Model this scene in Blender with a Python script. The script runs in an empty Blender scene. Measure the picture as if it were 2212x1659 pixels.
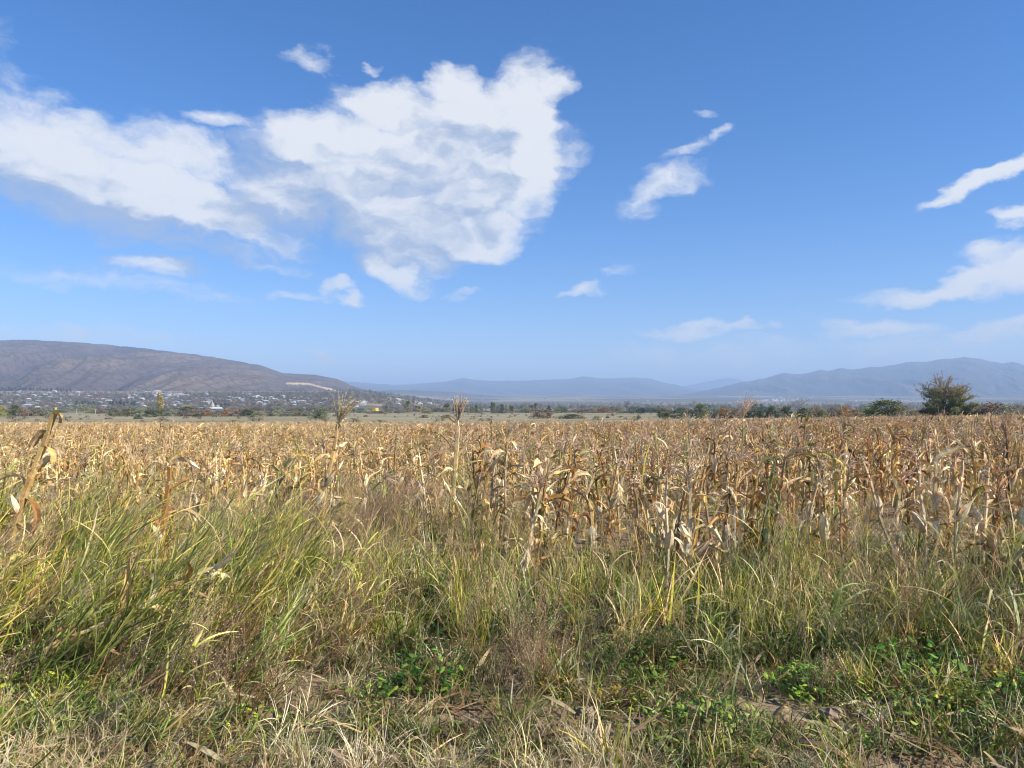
import bpy, math, random
import numpy as np
from mathutils import Vector, Matrix, Euler

R = math.radians
scene = bpy.context.scene
COL = scene.collection

# ------------------------------------------------------------------ camera
EYE = 1.65
FPX = 1659.0                       # focal length in units of a 2212-wide picture
PITCH = math.atan(42.5 / FPX)
cam_d = bpy.data.cameras.new('camera')
cam_d.sensor_width = 36.0
cam_d.lens = 36.0 * FPX / 2212.0
cam_d.clip_start = 0.05
cam_d.clip_end = 80000.0
cam = bpy.data.objects.new('camera', cam_d)
cam.location = (0, 0, EYE)
cam.rotation_euler = (R(90) + PITCH, 0, 0)
COL.objects.link(cam)
scene.camera = cam

# ------------------------------------------------------------------ render, exposure
SUN_AZ, SUN_EL = R(112), R(36)     # clockwise from the view direction, above the horizon
SKY_STRENGTH = 0.082
SUN_STRENGTH = 5.0
EXPOSURE = 0.80
scene.render.engine = 'CYCLES'
cy = scene.cycles
cy.use_denoising = True
cy.denoiser = 'OPENIMAGEDENOISE'
cy.denoising_prefilter = 'ACCURATE'
cy.max_bounces = 5
cy.diffuse_bounces = 3
cy.glossy_bounces = 2
cy.transmission_bounces = 3
cy.volume_bounces = 0
cy.transparent_max_bounces = 8
cy.sample_clamp_indirect = 6.0
cy.use_adaptive_sampling = True
cy.adaptive_threshold = 0.006
cy.adaptive_min_samples = 16
cy.filter_width = 1.1
vs = scene.view_settings
vs.view_transform = 'Standard'
vs.look = 'None'
vs.exposure = EXPOSURE
vs.gamma = 1.0
vs.use_curve_mapping = False

# ------------------------------------------------------------------ sun
sun_d = bpy.data.lights.new('sun', 'SUN')
sun_d.energy = SUN_STRENGTH
sun_d.angle = R(0.5)
sun_d.color = (1.0, 0.94, 0.84)
sun = bpy.data.objects.new('sun', sun_d)
sdir = Vector((math.sin(SUN_AZ) * math.cos(SUN_EL), math.cos(SUN_AZ) * math.cos(SUN_EL), math.sin(SUN_EL)))
sun.rotation_euler = sdir.to_track_quat('Z', 'Y').to_euler()
COL.objects.link(sun)


def ray(px, py):
    """direction (x, z) per metre of depth for a point of the 2212 x 1659 picture"""
    u = (px - 1106.0) / FPX
    v = (829.5 - py) / FPX
    c, s = math.cos(PITCH), math.sin(PITCH)
    k = c - v * s
    return u / k, (s + v * c) / k


def at(px, py, D):
    a, b = ray(px, py)
    return Vector((a * D, D, EYE + b * D))


def to_px(x, y, z):
    c, s = math.cos(PITCH), math.sin(PITCH)
    zz = z - EYE
    d = y * c + zz * s
    return 1106 + FPX * x / d, 829.5 - FPX * (zz * c - y * s) / d


# ------------------------------------------------------------------ world: sky with clouds
class NT:
    """small helper to write node trees"""
    def __init__(s, tree):
        s.t = tree

    def n(s, typ, ins=None, **kw):
        nd = s.t.nodes.new(typ)
        for k, v in kw.items():
            setattr(nd, k, v)
        for k, v in (ins or {}).items():
            if isinstance(v, bpy.types.NodeSocket):
                s.t.links.new(v, nd.inputs[k])
            else:
                nd.inputs[k].default_value = v
        return nd

    def m(s, op, a, b=0.0, c=0.0, clamp=False):
        return s.n('ShaderNodeMath', {0: a, 1: b, 2: c}, operation=op, use_clamp=clamp).outputs[0]

    def vm(s, op, a, b=(0, 0, 0)):
        nd = s.n('ShaderNodeVectorMath', {0: a, 1: b}, operation=op)
        return nd.outputs['Value'] if op in ('LENGTH', 'DOT_PRODUCT') else nd.outputs[0]

    def mix(s, f, a, b, blend='MIX', clamp=True):
        nd = s.n('ShaderNodeMix', data_type='RGBA', blend_type=blend, clamp_factor=clamp)
        for i, v in ((0, f), (6, a), (7, b)):
            if isinstance(v, bpy.types.NodeSocket):
                s.t.links.new(v, nd.inputs[i])
            else:
                nd.inputs[i].default_value = v if i == 0 or len(v) == 4 else (*v, 1.0)
        return nd.outputs[2]

    def rng(s, v, a, b, c=0.0, d=1.0, kind='SMOOTHSTEP'):
        nd = s.n('ShaderNodeMapRange', interpolation_type=kind)
        for i, x in enumerate((v, a, b, c, d)):
            if isinstance(x, bpy.types.NodeSocket):
                s.t.links.new(x, nd.inputs[i])
            else:
                nd.inputs[i].default_value = x
        return nd.outputs[0]

    def noise(s, vec, scale, detail=3.0, rough=0.5, dist=0.0, col=False):
        nd = s.n('ShaderNodeTexNoise', {'Vector': vec, 'Scale': scale, 'Detail': detail, 'Roughness': rough, 'Distortion': dist})
        return nd.outputs['Color' if col else 'Fac']


CLOUD_BREAK = 0.80
# clouds: (px, py, rx, ry, turn in degrees, weight) read as directions in the sky
CLOUDS = [
    (820, 232, 95, 46, 0, .92), (985, 192, 66, 46, 0, .9), (1185, 200, 72, 40, 0, .78), (1060, 250, 150, 70, 0, 1), (1000, 330, 230, 110, 0, 1),
    (1130, 320, 85, 170, -8, 1), (930, 430, 230, 110, 0, 1), (1030, 500, 110, 60, 0, .98), (850, 575, 95, 40, -18, .85), (880, 530, 130, 50, -18, .85),
    (680, 310, 130, 60, 0, .88), (610, 405, 140, 90, 0, .8), (800, 360, 170, 110, 0, 1),
    (150, 350, 260, 80, -10, .78), (390, 425, 240, 62, -19, .92), (330, 330, 240, 50, -6, .72), (470, 272, 70, 22, 0, .55), (180, 440, 240, 50, -12, .62),
    (30, 260, 110, 60, 20, .55), (14, 160, 40, 80, 0, .34), (330, 500, 190, 24, -14, .5),
    (683, 143, 50, 24, 8, .56), (795, 152, 20, 13, 0, .5), (650, 630, 76, 14, 0, .5), (722, 612, 27, 22, 0, .66), (752, 648, 36, 17, -25, .64),
    (330, 567, 95, 22, 0, .62), (1430, 395, 100, 36, 24, .58), (1490, 312, 66, 22, 15, .52), (1568, 276, 30, 15, 20, .52), (1545, 230, 24, 11, 0, .42),
    (1250, 625, 60, 17, 8, .6), (1400, 450, 36, 26, 0, .40), (1340, 570, 46, 16, 10, .38),
    (2120, 402, 115, 20, 14, .85), (2215, 462, 55, 24, 8, .85), (2090, 598, 190, 26, 10, .85), (2225, 568, 110, 46, 10, .9),
    (1500, 714, 130, 17, 2, .66), (1650, 706, 34, 12, 0, .5), (1890, 714, 100, 18, 4, .64), (2140, 722, 140, 26, 5, .6), (1580, 775, 330, 46, 0, .42), (2050, 770, 330, 60, 0, .45),
    (160, 718, 300, 20, 0, .42), (690, 770, 34, 9, 0, .6), (990, 645, 36, 10, 0, .45), (250, 600, 260, 26, -3, .4), (480, 545, 220, 18, -8, .45),
]


def sky_angles(px, py):
    a, b = ray(px, py)
    return math.atan(a), math.atan(b / math.sqrt(1 + a * a))


def make_world():
    w = bpy.data.worlds.new('World')
    scene.world = w
    w.use_nodes = True
    t = w.node_tree
    t.nodes.clear()
    h = NT(t)
    sx = h.n('ShaderNodeSeparateXYZ', {0: h.n('ShaderNodeTexCoord').outputs['Generated']})
    az = h.m('ARCTAN2', sx.outputs[0], sx.outputs[1])
    el = h.m('ARCSINE', h.m('MINIMUM', h.m('MAXIMUM', sx.outputs[2], -1.0), 1.0))
    p = h.n('ShaderNodeCombineXYZ', {0: az, 1: el}).outputs[0]     # (azimuth, elevation)
    st = h.vm('MULTIPLY', p, (1.0, 1.7, 1.0))
    n1 = h.noise(st, 9.0, 2.0, 0.55, col=True)
    n2 = h.noise(st, 34.0, 3.0, 0.6, col=True)
    q = h.vm('ADD', p, h.vm('MULTIPLY', h.vm('SUBTRACT', n1, (.5, .5, .5)), (.10, .06, 0)))
    q = h.vm('ADD', q, h.vm('MULTIPLY', h.vm('SUBTRACT', n2, (.5, .5, .5)), (.036, .026, 0)))

    def blobs(q, which):
        acc = None
        q1 = h.vm('ADD', h.vm('MULTIPLY', q, (1, 1, 0)), (0, 0, 1))
        for (px, py, rx, ry, turn, wt) in which:
            a, e = sky_angles(px, py)
            ca, sa = math.cos(R(turn)), math.sin(R(turn))
            kx, ky = FPX / (rx * 1.30), FPX / (ry * 1.30)
            d1 = h.vm('DOT_PRODUCT', q1, (ca * kx, sa * kx, -(ca * a + sa * e) * kx))
            d2 = h.vm('DOT_PRODUCT', q1, (-sa * ky, ca * ky, -(ca * e - sa * a) * ky))
            v = h.m('MULTIPLY_ADD', h.m('MULTIPLY_ADD', d1, d1, h.m('MULTIPLY', d2, d2)), -1.25 * wt, 1.25 * wt)
            acc = v if acc is None else h.m('MAXIMUM', acc, v)
        return h.m('MINIMUM', h.m('MAXIMUM', acc, 0.0), 1.0)
    acc = blobs(q, CLOUDS)
    big = sorted(CLOUDS, key=lambda c: -c[2] * c[3] * c[5])[:12]
    accs = blobs(h.vm('ADD', q, (0.045, 0.035, 0)), big)           # a step towards the sun
    # the sky away from the view carries its own scattered clouds
    far = h.rng(h.m('ABSOLUTE', az), 0.66, 0.85)
    high = h.rng(el, 0.52, 0.7)
    other = h.m('MULTIPLY', h.rng(h.noise(h.vm('ADD', st, (7, 3, 1)), 2.6, 3.0, 0.5), 0.5, 0.72), h.m('MAXIMUM', far, high))
    acc = h.m('MAXIMUM', acc, h.m('MULTIPLY', other, 0.9))
    sw = h.vm('MULTIPLY', h.vm('ADD', q, h.vm('MULTIPLY', p, (0.2, 0.2, 0))), (1.0, 2.2, 1.0))
    fb = h.noise(sw, 10.0, 6.0, 0.6)
    fbs = h.noise(h.vm('ADD', sw, (0.016, 0.030, 0)), 10.0, 3.0, 0.6)
    fine = h.noise(h.vm('MULTIPLY', sw, (1.0, 0.8, 1.0)), 42.0, 5.0, 0.65)
    d0 = h.m('ADD', acc, h.m('MULTIPLY', h.m('SUBTRACT', fb, 0.5), CLOUD_BREAK))
    d0 = h.m('ADD', d0, h.m('MULTIPLY', h.m('SUBTRACT', fine, 0.5), 0.52))
    alpha = h.rng(d0, 0.16, 0.96)
    alpha = h.m('MULTIPLY', alpha, h.rng(el, 0.0, 0.05))
    lit = h.m('ADD', h.m('MULTIPLY', h.m('SUBTRACT', fb, fbs), 1.0), h.m('MULTIPLY', h.m('SUBTRACT', acc, accs), 1.0))
    lit = h.rng(lit, -0.26, 0.26)
    ccol = h.mix(lit, (0.45, 0.55, 0.74), (0.98, 0.99, 1.0))
    sky = h.n('ShaderNodeTexSky', sky_type='NISHITA', sun_disc=False, sun_elevation=SUN_EL, sun_rotation=SUN_AZ,
              altitude=600.0, air_density=1.0, dust_density=0.0, ozone_density=4.0)
    bg1 = h.n('ShaderNodeBackground', {'Color': h.vm('MULTIPLY', h.n('ShaderNodeHueSaturation', {'Saturation': 1.30, 'Value': 1.0, 'Color': sky.outputs[0]}).outputs[0], (1.12, 1.03, 1.17)), 'Strength': SKY_STRENGTH})
    bg2 = h.n('ShaderNodeBackground', {'Color': ccol, 'Strength': 0.55})
    mx = h.n('ShaderNodeMixShader', {0: h.m('MULTIPLY', alpha, 0.94), 1: bg1.outputs[0], 2: bg2.outputs[0]})
    out = h.n('ShaderNodeOutputWorld', {0: mx.outputs[0]})
    w.cycles.sampling_method = 'NONE'


make_world()

# ------------------------------------------------------------------ noise and terrain
def vnoise(x, y, seed=0):
    x = np.asarray(x, float)
    y = np.asarray(y, float)
    xi, yi = np.floor(x).astype(np.int64), np.floor(y).astype(np.int64)
    fx, fy = x - xi, y - yi
    fx, fy = fx * fx * (3 - 2 * fx), fy * fy * (3 - 2 * fy)

    def hsh(a, b):
        k = (a * 374761393 + b * 668265263 + seed * 1442695041) & 0xffffffff
        k = ((k ^ (k >> 13)) * 1274126177) & 0xffffffff
        return ((k ^ (k >> 16)) & 0xffff) / 65535.0
    return (hsh(xi, yi) * (1 - fx) + hsh(xi + 1, yi) * fx) * (1 - fy) + (hsh(xi, yi + 1) * (1 - fx) + hsh(xi + 1, yi + 1) * fx) * fy


def fbm(x, y, seed=0, octs=5, gain=0.5):
    s, a, n = 0.0, 1.0, 0.0
    for i in range(octs):
        s = s + a * vnoise(np.asarray(x) * 2 ** i, np.asarray(y) * 2 ** i, seed + i * 17)
        n += a
        a *= gain
    return s / n


def sstep(a, b, x):
    t = np.clip((np.asarray(x, float) - a) / (b - a), 0, 1)
    return t * t * (3 - 2 * t)


def G(x, y):
    """height of the ground"""
    x = np.asarray(x, float)
    y = np.asarray(y, float)
    z = np.interp(y, [-50, 8, 60, 115, 300, 600, 1000, 1500, 2200, 3000, 5000, 8000, 20000], [0, 0, -1.0, -2.0, -3.7, -6.0, -8, -9, -7, 0, 33, 92, 180])
    z = z + 0.014 * np.clip(x, 0, 70) * (1 - sstep(180, 500, y)) * sstep(-5, 12, y)
    u = x / np.maximum(y, 50)
    z = z + 44 * sstep(880, 2200, y) * (1 - sstep(-0.22, -0.03, u)) * (1 - sstep(9000, 14000, y))
    return z


def Gs(x, y):
    return float(G(x, y))


def ground_depth(px, py, lo, hi, n=400):
    """depth at which the ground shows at this place of the picture"""
    a, _ = ray(px, py)
    D = np.linspace(lo, hi, n)
    z = G(a * D, D)
    yy = to_px(a * D, D, z)[1]
    return float(D[np.argmin(np.abs(yy - py))])


# ------------------------------------------------------------------ materials
def new_mat(name):
    m = bpy.data.materials.new(name)
    m.use_nodes = True
    m.node_tree.nodes.clear()
    return m, NT(m.node_tree)


def leaf_mat(name, source, rough=0.6, trans=0.3, var=0.35, spec=0.25, grain=0.25, gscale=40.0):
    """source: 'object' (tinted by the object's colour) or 'field' (tinted by the scattered point)"""
    m, h = new_mat(name)
    c = h.n('ShaderNodeAttribute', attribute_name='col').outputs['Color']
    oi = h.n('ShaderNodeObjectInfo')
    tint = oi.outputs['Color'] if source == 'object' else h.n('ShaderNodeAttribute', attribute_name='tint', attribute_type='INSTANCER').outputs['Color']
    c = h.mix(1.0, c, tint, 'MULTIPLY')
    k = h.rng(oi.outputs['Random'], 0, 1, 1 - var, 1 + var, 'LINEAR')
    tc = h.n('ShaderNodeTexCoord').outputs['Object']
    if grain:
        k = h.m('MULTIPLY', k, h.rng(h.noise(tc, gscale, 3.0, 0.6), 0.3, 0.7, 1 - grain, 1 + grain, 'LINEAR'))
    c = h.vm('SCALE', c)
    c.node.inputs['Scale'].default_value = 1.0
    h.t.links.new(k, c.node.inputs['Scale'])
    p = h.n('ShaderNodeBsdfPrincipled', {'Base Color': c, 'Roughness': rough, 'Specular IOR Level': spec})
    sh = p.outputs[0]
    if trans:
        tr = h.n('ShaderNodeBsdfTranslucent', {'Color': c})
        sh = h.n('ShaderNodeMixShader', {0: trans, 1: sh, 2: tr.outputs[0]}).outputs[0]
    h.n('ShaderNodeOutputMaterial', {0: sh})
    return m


def plain_mat(name, rough=0.7, spec=0.3, grain=0.2, gscale=3.0, bump=0.0):
    """coloured by the object's own colour with a weathered grain"""
    m, h = new_mat(name)
    oi = h.n('ShaderNodeObjectInfo')
    tc = h.n('ShaderNodeTexCoord').outputs['Object']
    n = h.noise(tc, gscale, 5.0, 0.6)
    k = h.rng(n, 0.25, 0.75, 1 - grain, 1 + grain, 'LINEAR')
    c = h.vm('SCALE', oi.outputs['Color'])
    h.t.links.new(k, c.node.inputs['Scale'])
    ins = {'Base Color': c, 'Roughness': rough, 'Specular IOR Level': spec}
    if bump:
        ins['Normal'] = h.n('ShaderNodeBump', {'Strength': bump, 'Distance': 0.05, 'Height': n}).outputs[0]
    p = h.n('ShaderNodeBsdfPrincipled', ins)
    h.n('ShaderNodeOutputMaterial', {0: p.outputs[0]})
    return m


M = {
    'corn': leaf_mat('dry_corn', 'object', 0.55, 0.2, 0.2),
    'corn_field': leaf_mat('dry_corn_field', 'field', 0.55, 0.2, 0.3),
    'grass': leaf_mat('grass_blades', 'field', 0.5, 0.33, 0.34, grain=0.15),
    'grass_one': leaf_mat('grass_blades_single', 'object', 0.5, 0.35, 0.1, grain=0.15),
    'tree': leaf_mat('tree_leaves', 'object', 0.6, 0.3, 0.12, gscale=6.0),
    'tree_field': leaf_mat('tree_leaves_field', 'field', 0.6, 0.3, 0.3, gscale=6.0),
    'bark': leaf_mat('bark', 'object', 0.85, 0.0, 0.1, gscale=8.0),
    'wall': plain_mat('house_plaster', 0.85, 0.2, 0.12, 0.4),
    'roof': plain_mat('house_roofing', 0.5, 0.4, 0.15, 0.5),
    'dirt': plain_mat('dry_earth', 0.95, 0.1, 0.35, 14.0, 0.8),
    'metal': plain_mat('painted_metal', 0.5, 0.4, 0.1, 1.0),
}


def ground_material():
    m, h = new_mat('ground_surface')
    pos = h.n('ShaderNodeNewGeometry').outputs['Position']
    sp = h.n('ShaderNodeSeparateXYZ', {0: pos})
    x, y = sp.outputs[0], sp.outputs[1]
    # bare field soil with crusts and crumbs
    n1 = h.noise(pos, 1.3, 6.0, 0.62)
    n2 = h.noise(pos, 18.0, 5.0, 0.65)
    soil = h.mix(h.rng(n1, 0.35, 0.65), (0.17, 0.115, 0.068), (0.30, 0.215, 0.135))
    soil = h.mix(h.m('MULTIPLY', h.rng(n2, 0.42, 0.7), 0.6), soil, (0.36, 0.27, 0.18))
    soil = h.mix(h.m('MULTIPLY', h.rng(h.noise(pos, 45.0, 3.0), 0.55, 0.7), 0.5), soil, (0.12, 0.085, 0.05))
    # grazed meadow
    mp = h.n('ShaderNodeMapping', {'Vector': pos, 'Scale': (0.010, 0.035, 1)}).outputs[0]
    mn = h.noise(mp, 1.0, 6.0, 0.6)
    mead = h.mix(h.rng(mn, 0.35, 0.62), (0.19, 0.165, 0.095), (0.33, 0.28, 0.175))
    mead = h.mix(h.m('MULTIPLY', h.rng(h.noise(pos, 0.5, 4.0, 0.6), 0.5, 0.75), 0.5), mead, (0.19, 0.165, 0.095))
    # wide plain: strips of fields
    vo = h.n('ShaderNodeTexVoronoi', {'Vector': h.n('ShaderNodeMapping', {'Vector': pos, 'Rotation': (0, 0, 0.35), 'Scale': (0.0022, 0.0016, 0)}).outputs[0], 'Scale': 1.0, 'Randomness': 0.9})
    cr = h.n('ShaderNodeValToRGB', {0: h.n('ShaderNodeSeparateColor', {0: vo.outputs['Color']}).outputs[0]})
    el = cr.color_ramp.elements
    el[0].color, el[1].color = (0.09, 0.085, 0.055, 1), (0.34, 0.27, 0.18, 1)
    for p_, c_ in ((0.3, (0.15, 0.12, 0.085, 1)), (0.55, (0.12, 0.12, 0.06, 1)), (0.75, (0.24, 0.19, 0.12, 1))):
        e = el.new(p_)
        e.color = c_
    plain = h.mix(h.m('MULTIPLY', h.rng(h.noise(pos, 0.02, 5.0, 0.6), 0.4, 0.7), 0.6), cr.outputs[0], (0.085, 0.075, 0.055))
    edge = h.m('ADD', y, h.m('MULTIPLY', h.noise(pos, 0.05, 3.0), 14.0))
    c = h.mix(h.rng(edge, 97.0, 101.0), soil, mead)
    c = h.mix(h.rng(h.m('ADD', y, h.m('MULTIPLY', mn, 300.0)), 820.0, 1050.0), c, plain)
    bump = h.n('ShaderNodeBump', {'Strength': 0.7, 'Distance': 0.03, 'Height': h.m('ADD', n2, h.m('MULTIPLY', n1, 0.6))})
    p = h.n('ShaderNodeBsdfPrincipled', {'Base Color': c, 'Roughness': 0.95, 'Specular IOR Level': 0.1, 'Normal': bump.outputs[0]})
    h.n('ShaderNodeOutputMaterial', {0: p.outputs[0]})
    return m


def hill_material(name, dark, light, grassy, scale):
    m, h = new_mat(name)
    pos = h.n('ShaderNodeNewGeometry').outputs['Position']
    a = h.n('ShaderNodeAttribute', attribute_name='col')
    s = h.n('ShaderNodeSeparateColor', {0: a.outputs['Color']})
    n1 = h.noise(pos, 0.004 * scale, 6.0, 0.62)
    n2 = h.noise(pos, 0.05 * scale, 4.0, 0.7)
    c = h.mix(h.rng(n1, 0.35, 0.68), dark, light)
    c = h.mix(h.m('MULTIPLY', s.outputs[0], 0.8), c, grassy)
    c = h.mix(h.m('MULTIPLY', h.rng(n2, 0.45, 0.62), 0.55), c, [v * 0.45 for v in dark])
    c = h.mix(s.outputs[1], c, (0.42, 0.33, 0.21))
    bump = h.n('ShaderNodeBump', {'Strength': 1.0, 'Distance': 12.0 / scale, 'Height': h.m('ADD', n2, n1)})
    p = h.n('ShaderNodeBsdfPrincipled', {'Base Color': c, 'Roughness': 0.95, 'Specular IOR Level': 0.05, 'Normal': bump.outputs[0]})
    h.n('ShaderNodeOutputMaterial', {0: p.outputs[0]})
    return m


# ------------------------------------------------------------------ mesh building
def tag(o, label=None, cat=None, group=None, kind=None):
    for k, v in (('label', label), ('category', cat), ('group', group), ('kind', kind)):
        if v:
            o[k] = v
    return o


class MB:
    def __init__(s):
        s.v, s.f, s.c = [], [], []

    def add(s, V, F, C):
        o = len(s.v)
        s.v.extend(V)
        s.f.extend(tuple(i + o for i in f) for f in F)
        s.c.extend(C if isinstance(C, list) else [C] * len(V))
        return s

    def join(s, o):
        return s.add(o.v, o.f, o.c)

    def mesh(s, name, mat, smooth=False):
        me = bpy.data.meshes.new(name)
        me.from_pydata([tuple(p) for p in s.v], [], s.f)
        at_ = me.attributes.new('col', 'FLOAT_COLOR', 'POINT')
        arr = np.ones((len(s.v), 4), np.float32)
        if len(s.v):
            arr[:, :3] = np.array([tuple(c)[:3] for c in s.c], np.float32)
        at_.data.foreach_set('color', arr.ravel())
        me.materials.append(mat)
        if smooth:
            me.polygons.foreach_set('use_smooth', [True] * len(me.polygons))
        me.update()
        return me

    def build(s, name, mat, parent=None, smooth=False, link=True):
        o = bpy.data.objects.new(name, s.mesh(name, mat, smooth))
        if link:
            COL.objects.link(o)
        if parent:
            o.parent = parent
        return o

    # shapes
    def tube(s, pts, rad, sides, cols, cap=True):
        n = len(pts)
        V, F, C = [], [], []
        for i, p in enumerate(pts):
            d = (pts[min(i + 1, n - 1)] - pts[max(i - 1, 0)]).normalized()
            a = d.cross(Vector((0.31, 0.95, 0.1))).normalized()
            b = d.cross(a)
            for k in range(sides):
                t = 2 * math.pi * k / sides
                V.append(p + (a * math.cos(t) + b * math.sin(t)) * rad[i])
                C.append(cols[i] if isinstance(cols, list) else cols)
        for i in range(n - 1):
            for k in range(sides):
                k2 = (k + 1) % sides
                F.append((i * sides + k, i * sides + k2, (i + 1) * sides + k2, (i + 1) * sides + k))
        if cap and sides > 2:
            F.append(tuple((n - 1) * sides + k for k in range(sides)))
        return s.add(V, F, C)

    def ribbon(s, pts, side, wid, fold, cols):
        """a leaf: centre line, side vectors, half widths, fold depth"""
        n = len(pts)
        V, F, C = [], [], []
        for i, p in enumerate(pts):
            d = (pts[min(i + 1, n - 1)] - pts[max(i - 1, 0)])
            nr = d.cross(side[i])
            if nr.length > 1e-9:
                nr.normalize()
            c = cols[i] if isinstance(cols, list) else cols
            if fold:
                V += [p - side[i] * wid[i] + nr * fold * wid[i], p, p + side[i] * wid[i] + nr * fold * wid[i]]
                C += [c, tuple(x * 1.15 for x in c), c]
            else:
                V += [p - side[i] * wid[i], p + side[i] * wid[i]]
                C += [c, c]
        k = 3 if fold else 2
        for i in range(n - 1):
            for j in range(k - 1):
                F.append((i * k + j, i * k + j + 1, (i + 1) * k + j + 1, (i + 1) * k + j))
        return s.add(V, F, C)

    def box(s, x0, x1, y0, y1, z0, z1, c=(1, 1, 1)):
        V = [Vector((x, y, z)) for z in (z0, z1) for y in (y0, y1) for x in (x0, x1)]
        return s.add(V, [(0, 2, 3, 1), (4, 5, 7, 6), (0, 1, 5, 4), (2, 6, 7, 3), (0, 4, 6, 2), (1, 3, 7, 5)], c)


def grid_object(name, X, Y, Z, col, mat):
    """a height sheet from 2-D arrays"""
    r, c = X.shape
    me = bpy.data.meshes.new(name)
    V = np.stack([X, Y, Z], -1).reshape(-1, 3)
    i = np.arange(r * c).reshape(r, c)
    F = np.stack([i[:-1, :-1], i[:-1, 1:], i[1:, 1:], i[1:, :-1]], -1).reshape(-1, 4)
    me.vertices.add(len(V))
    me.vertices.foreach_set('co', V.astype(np.float32).ravel())
    me.loops.add(F.size)
    me.loops.foreach_set('vertex_index', F.astype(np.int32).ravel())
    me.polygons.add(len(F))
    me.polygons.foreach_set('loop_start', np.arange(0, F.size, 4, dtype=np.int32))
    me.update(calc_edges=True)
    me.polygons.foreach_set('use_smooth', np.ones(len(F), bool))
    if col is not None:
        a = me.attributes.new('col', 'FLOAT_COLOR', 'POINT')
        a.data.foreach_set('color', col.astype(np.float32).reshape(-1))
    me.materials.append(mat)
    me.validate()
    o = bpy.data.objects.new(name, me)
    COL.objects.link(o)
    return o


# ------------------------------------------------------------------ ground sheet
def spaced(a, b, fine, step, grow):
    out = [fine]
    s = step
    while out[-1] < b:
        s *= grow
        out.append(out[-1] + s)
    return out


xs_r = list(np.arange(0, 9, 0.09)) + spaced(0, 22000, 9.0, 0.09, 1.075)
xs = np.array(sorted({-v for v in xs_r} | set(xs_r)))
ys = np.array(list(-np.array(spaced(0, 900, 2.0, 0.5, 1.3))[::-1]) + list(np.arange(-1.5, 2, 0.5)) + list(np.arange(2, 13, 0.09)) + spaced(0, 22000, 13.0, 0.09, 1.05))
GX, GY = np.meshgrid(xs, ys)
GZ = G(GX, GY)
near = (1 - sstep(10, 18, np.hypot(GX, GY)))
GZ = GZ + near * ((fbm(GX * 1.1, GY * 1.1, 3, 4) - 0.5) * 0.10 + (fbm(GX * 7, GY * 7, 8, 2) - 0.5) * 0.03)
GZ = GZ + (1 - near) * (fbm(GX * 0.05, GY * 0.05, 5, 3) - 0.5) * 0.15
ground = grid_object('ground', GX, GY, GZ, None, ground_material())
tag(ground, 'bare soil, meadow and plain stretching to the hills', kind='structure')

# ------------------------------------------------------------------ hills
def ridge(name, prof, depth, foot, back, mat, label, cols=300, rows=90, spur=0.2, spurk=7.0, shear=2.0, seed=1, tan=None, lift=0.0, pw=1.1, patch_light=0.5):
    """crest line (picture points at given depths) with slopes running down to both sides"""
    px = np.linspace(prof[0][0], prof[-1][0], cols)
    py = np.interp(px, [p[0] for p in prof], [p[1] for p in prof])
    py = py + (fbm(px * 0.05, px * 0 + seed, seed, 4) - 0.5) * 3.0
    dc = np.interp(px, [d[0] for d in depth], [d[1] for d in depth])
    df = np.interp(px, [d[0] for d in foot], [d[1] for d in foot])
    tb = np.concatenate([np.linspace(0, 1, rows), 1 + np.linspace(0, 1, 24)[1:]])
    rr = np.array([ray(a, b) for a, b in zip(px, py)])
    u, e = rr[:, 0], rr[:, 1]
    T, U = np.meshgrid(tb, u, indexing='ij')
    Dc, Df = dc[None, :], df[None, :]
    Y = np.where(T <= 1, Df + (Dc - Df) * T, Dc + (T - 1) * back)
    X = U * Y
    zc = (EYE + e * dc)[None, :]
    g0 = G(X, Y) - 3.0
    gc = G(U * Dc, np.broadcast_to(Dc, T.shape))
    rise = np.maximum(zc - gc, 1.0)
    s = np.linspace(0, 1, cols)[None, :] * spurk
    tt = np.clip(T, 0, 1)
    k = s + tt * shear
    rn = 1 - np.abs(2 * fbm(k + 0.8 * fbm(k * 1.3, T * 2.5, seed + 3), T * 0.9 + seed, seed + 5, 4, 0.55) - 1)
    rn2 = fbm(k * 5, T * 6, seed + 9, 4, 0.6)
    f = np.where(T <= 1, tt ** pw, 1 - (T - 1))
    env = np.where(T <= 1, np.sin(np.pi * np.clip(tt, 0, 1) ** 0.8) ** 0.9, 0)
    Z = g0 + (rise + gc - g0) * f * np.where(T <= 1, 1, 1) + rise * env * (spur * (rn - 0.75) * 2 + spur * 0.30 * (rn2 - 0.5))
    Z = np.where(T <= 1, np.minimum(Z, EYE + (zc - EYE) / Dc * Y - (1 - tt) * 2), Z) - np.where(T <= 0.001, 4, 0) + lift * 0
    col = np.zeros((*T.shape, 4))
    col[..., 3] = 1
    col[..., 0] = np.clip(sstep(0.62, 0.95, rn) * patch_light + sstep(0.35, 0.0, tt) * 0.4, 0, 1) * (0.4 + 0.9 * fbm(X * 0.004, Y * 0.004, seed + 2, 3))
    if tan:
        qx, qy = to_px(X, Y, Z)
        for (x0, y0, x1, y1, h0, h1) in tan:
            t = np.clip((qx - x0) / (x1 - x0), 0, 1)
            yc = y0 + (y1 - y0) * t
            hw = h0 + (h1 - h0) * t
            inside = (qx > x0) & (qx < x1) & (np.abs(qy - yc) < hw * (0.8 + 0.5 * vnoise(qx * 0.2, qy * 0.2, 4)))
            col[..., 1] = np.maximum(col[..., 1], np.where(inside & (T < 1), 1.0, 0.0))
    o = grid_object(name, X, Y, Z, np.clip(col, 0, 1), mat)
    tag(o, label, kind='structure')
    return o


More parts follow.
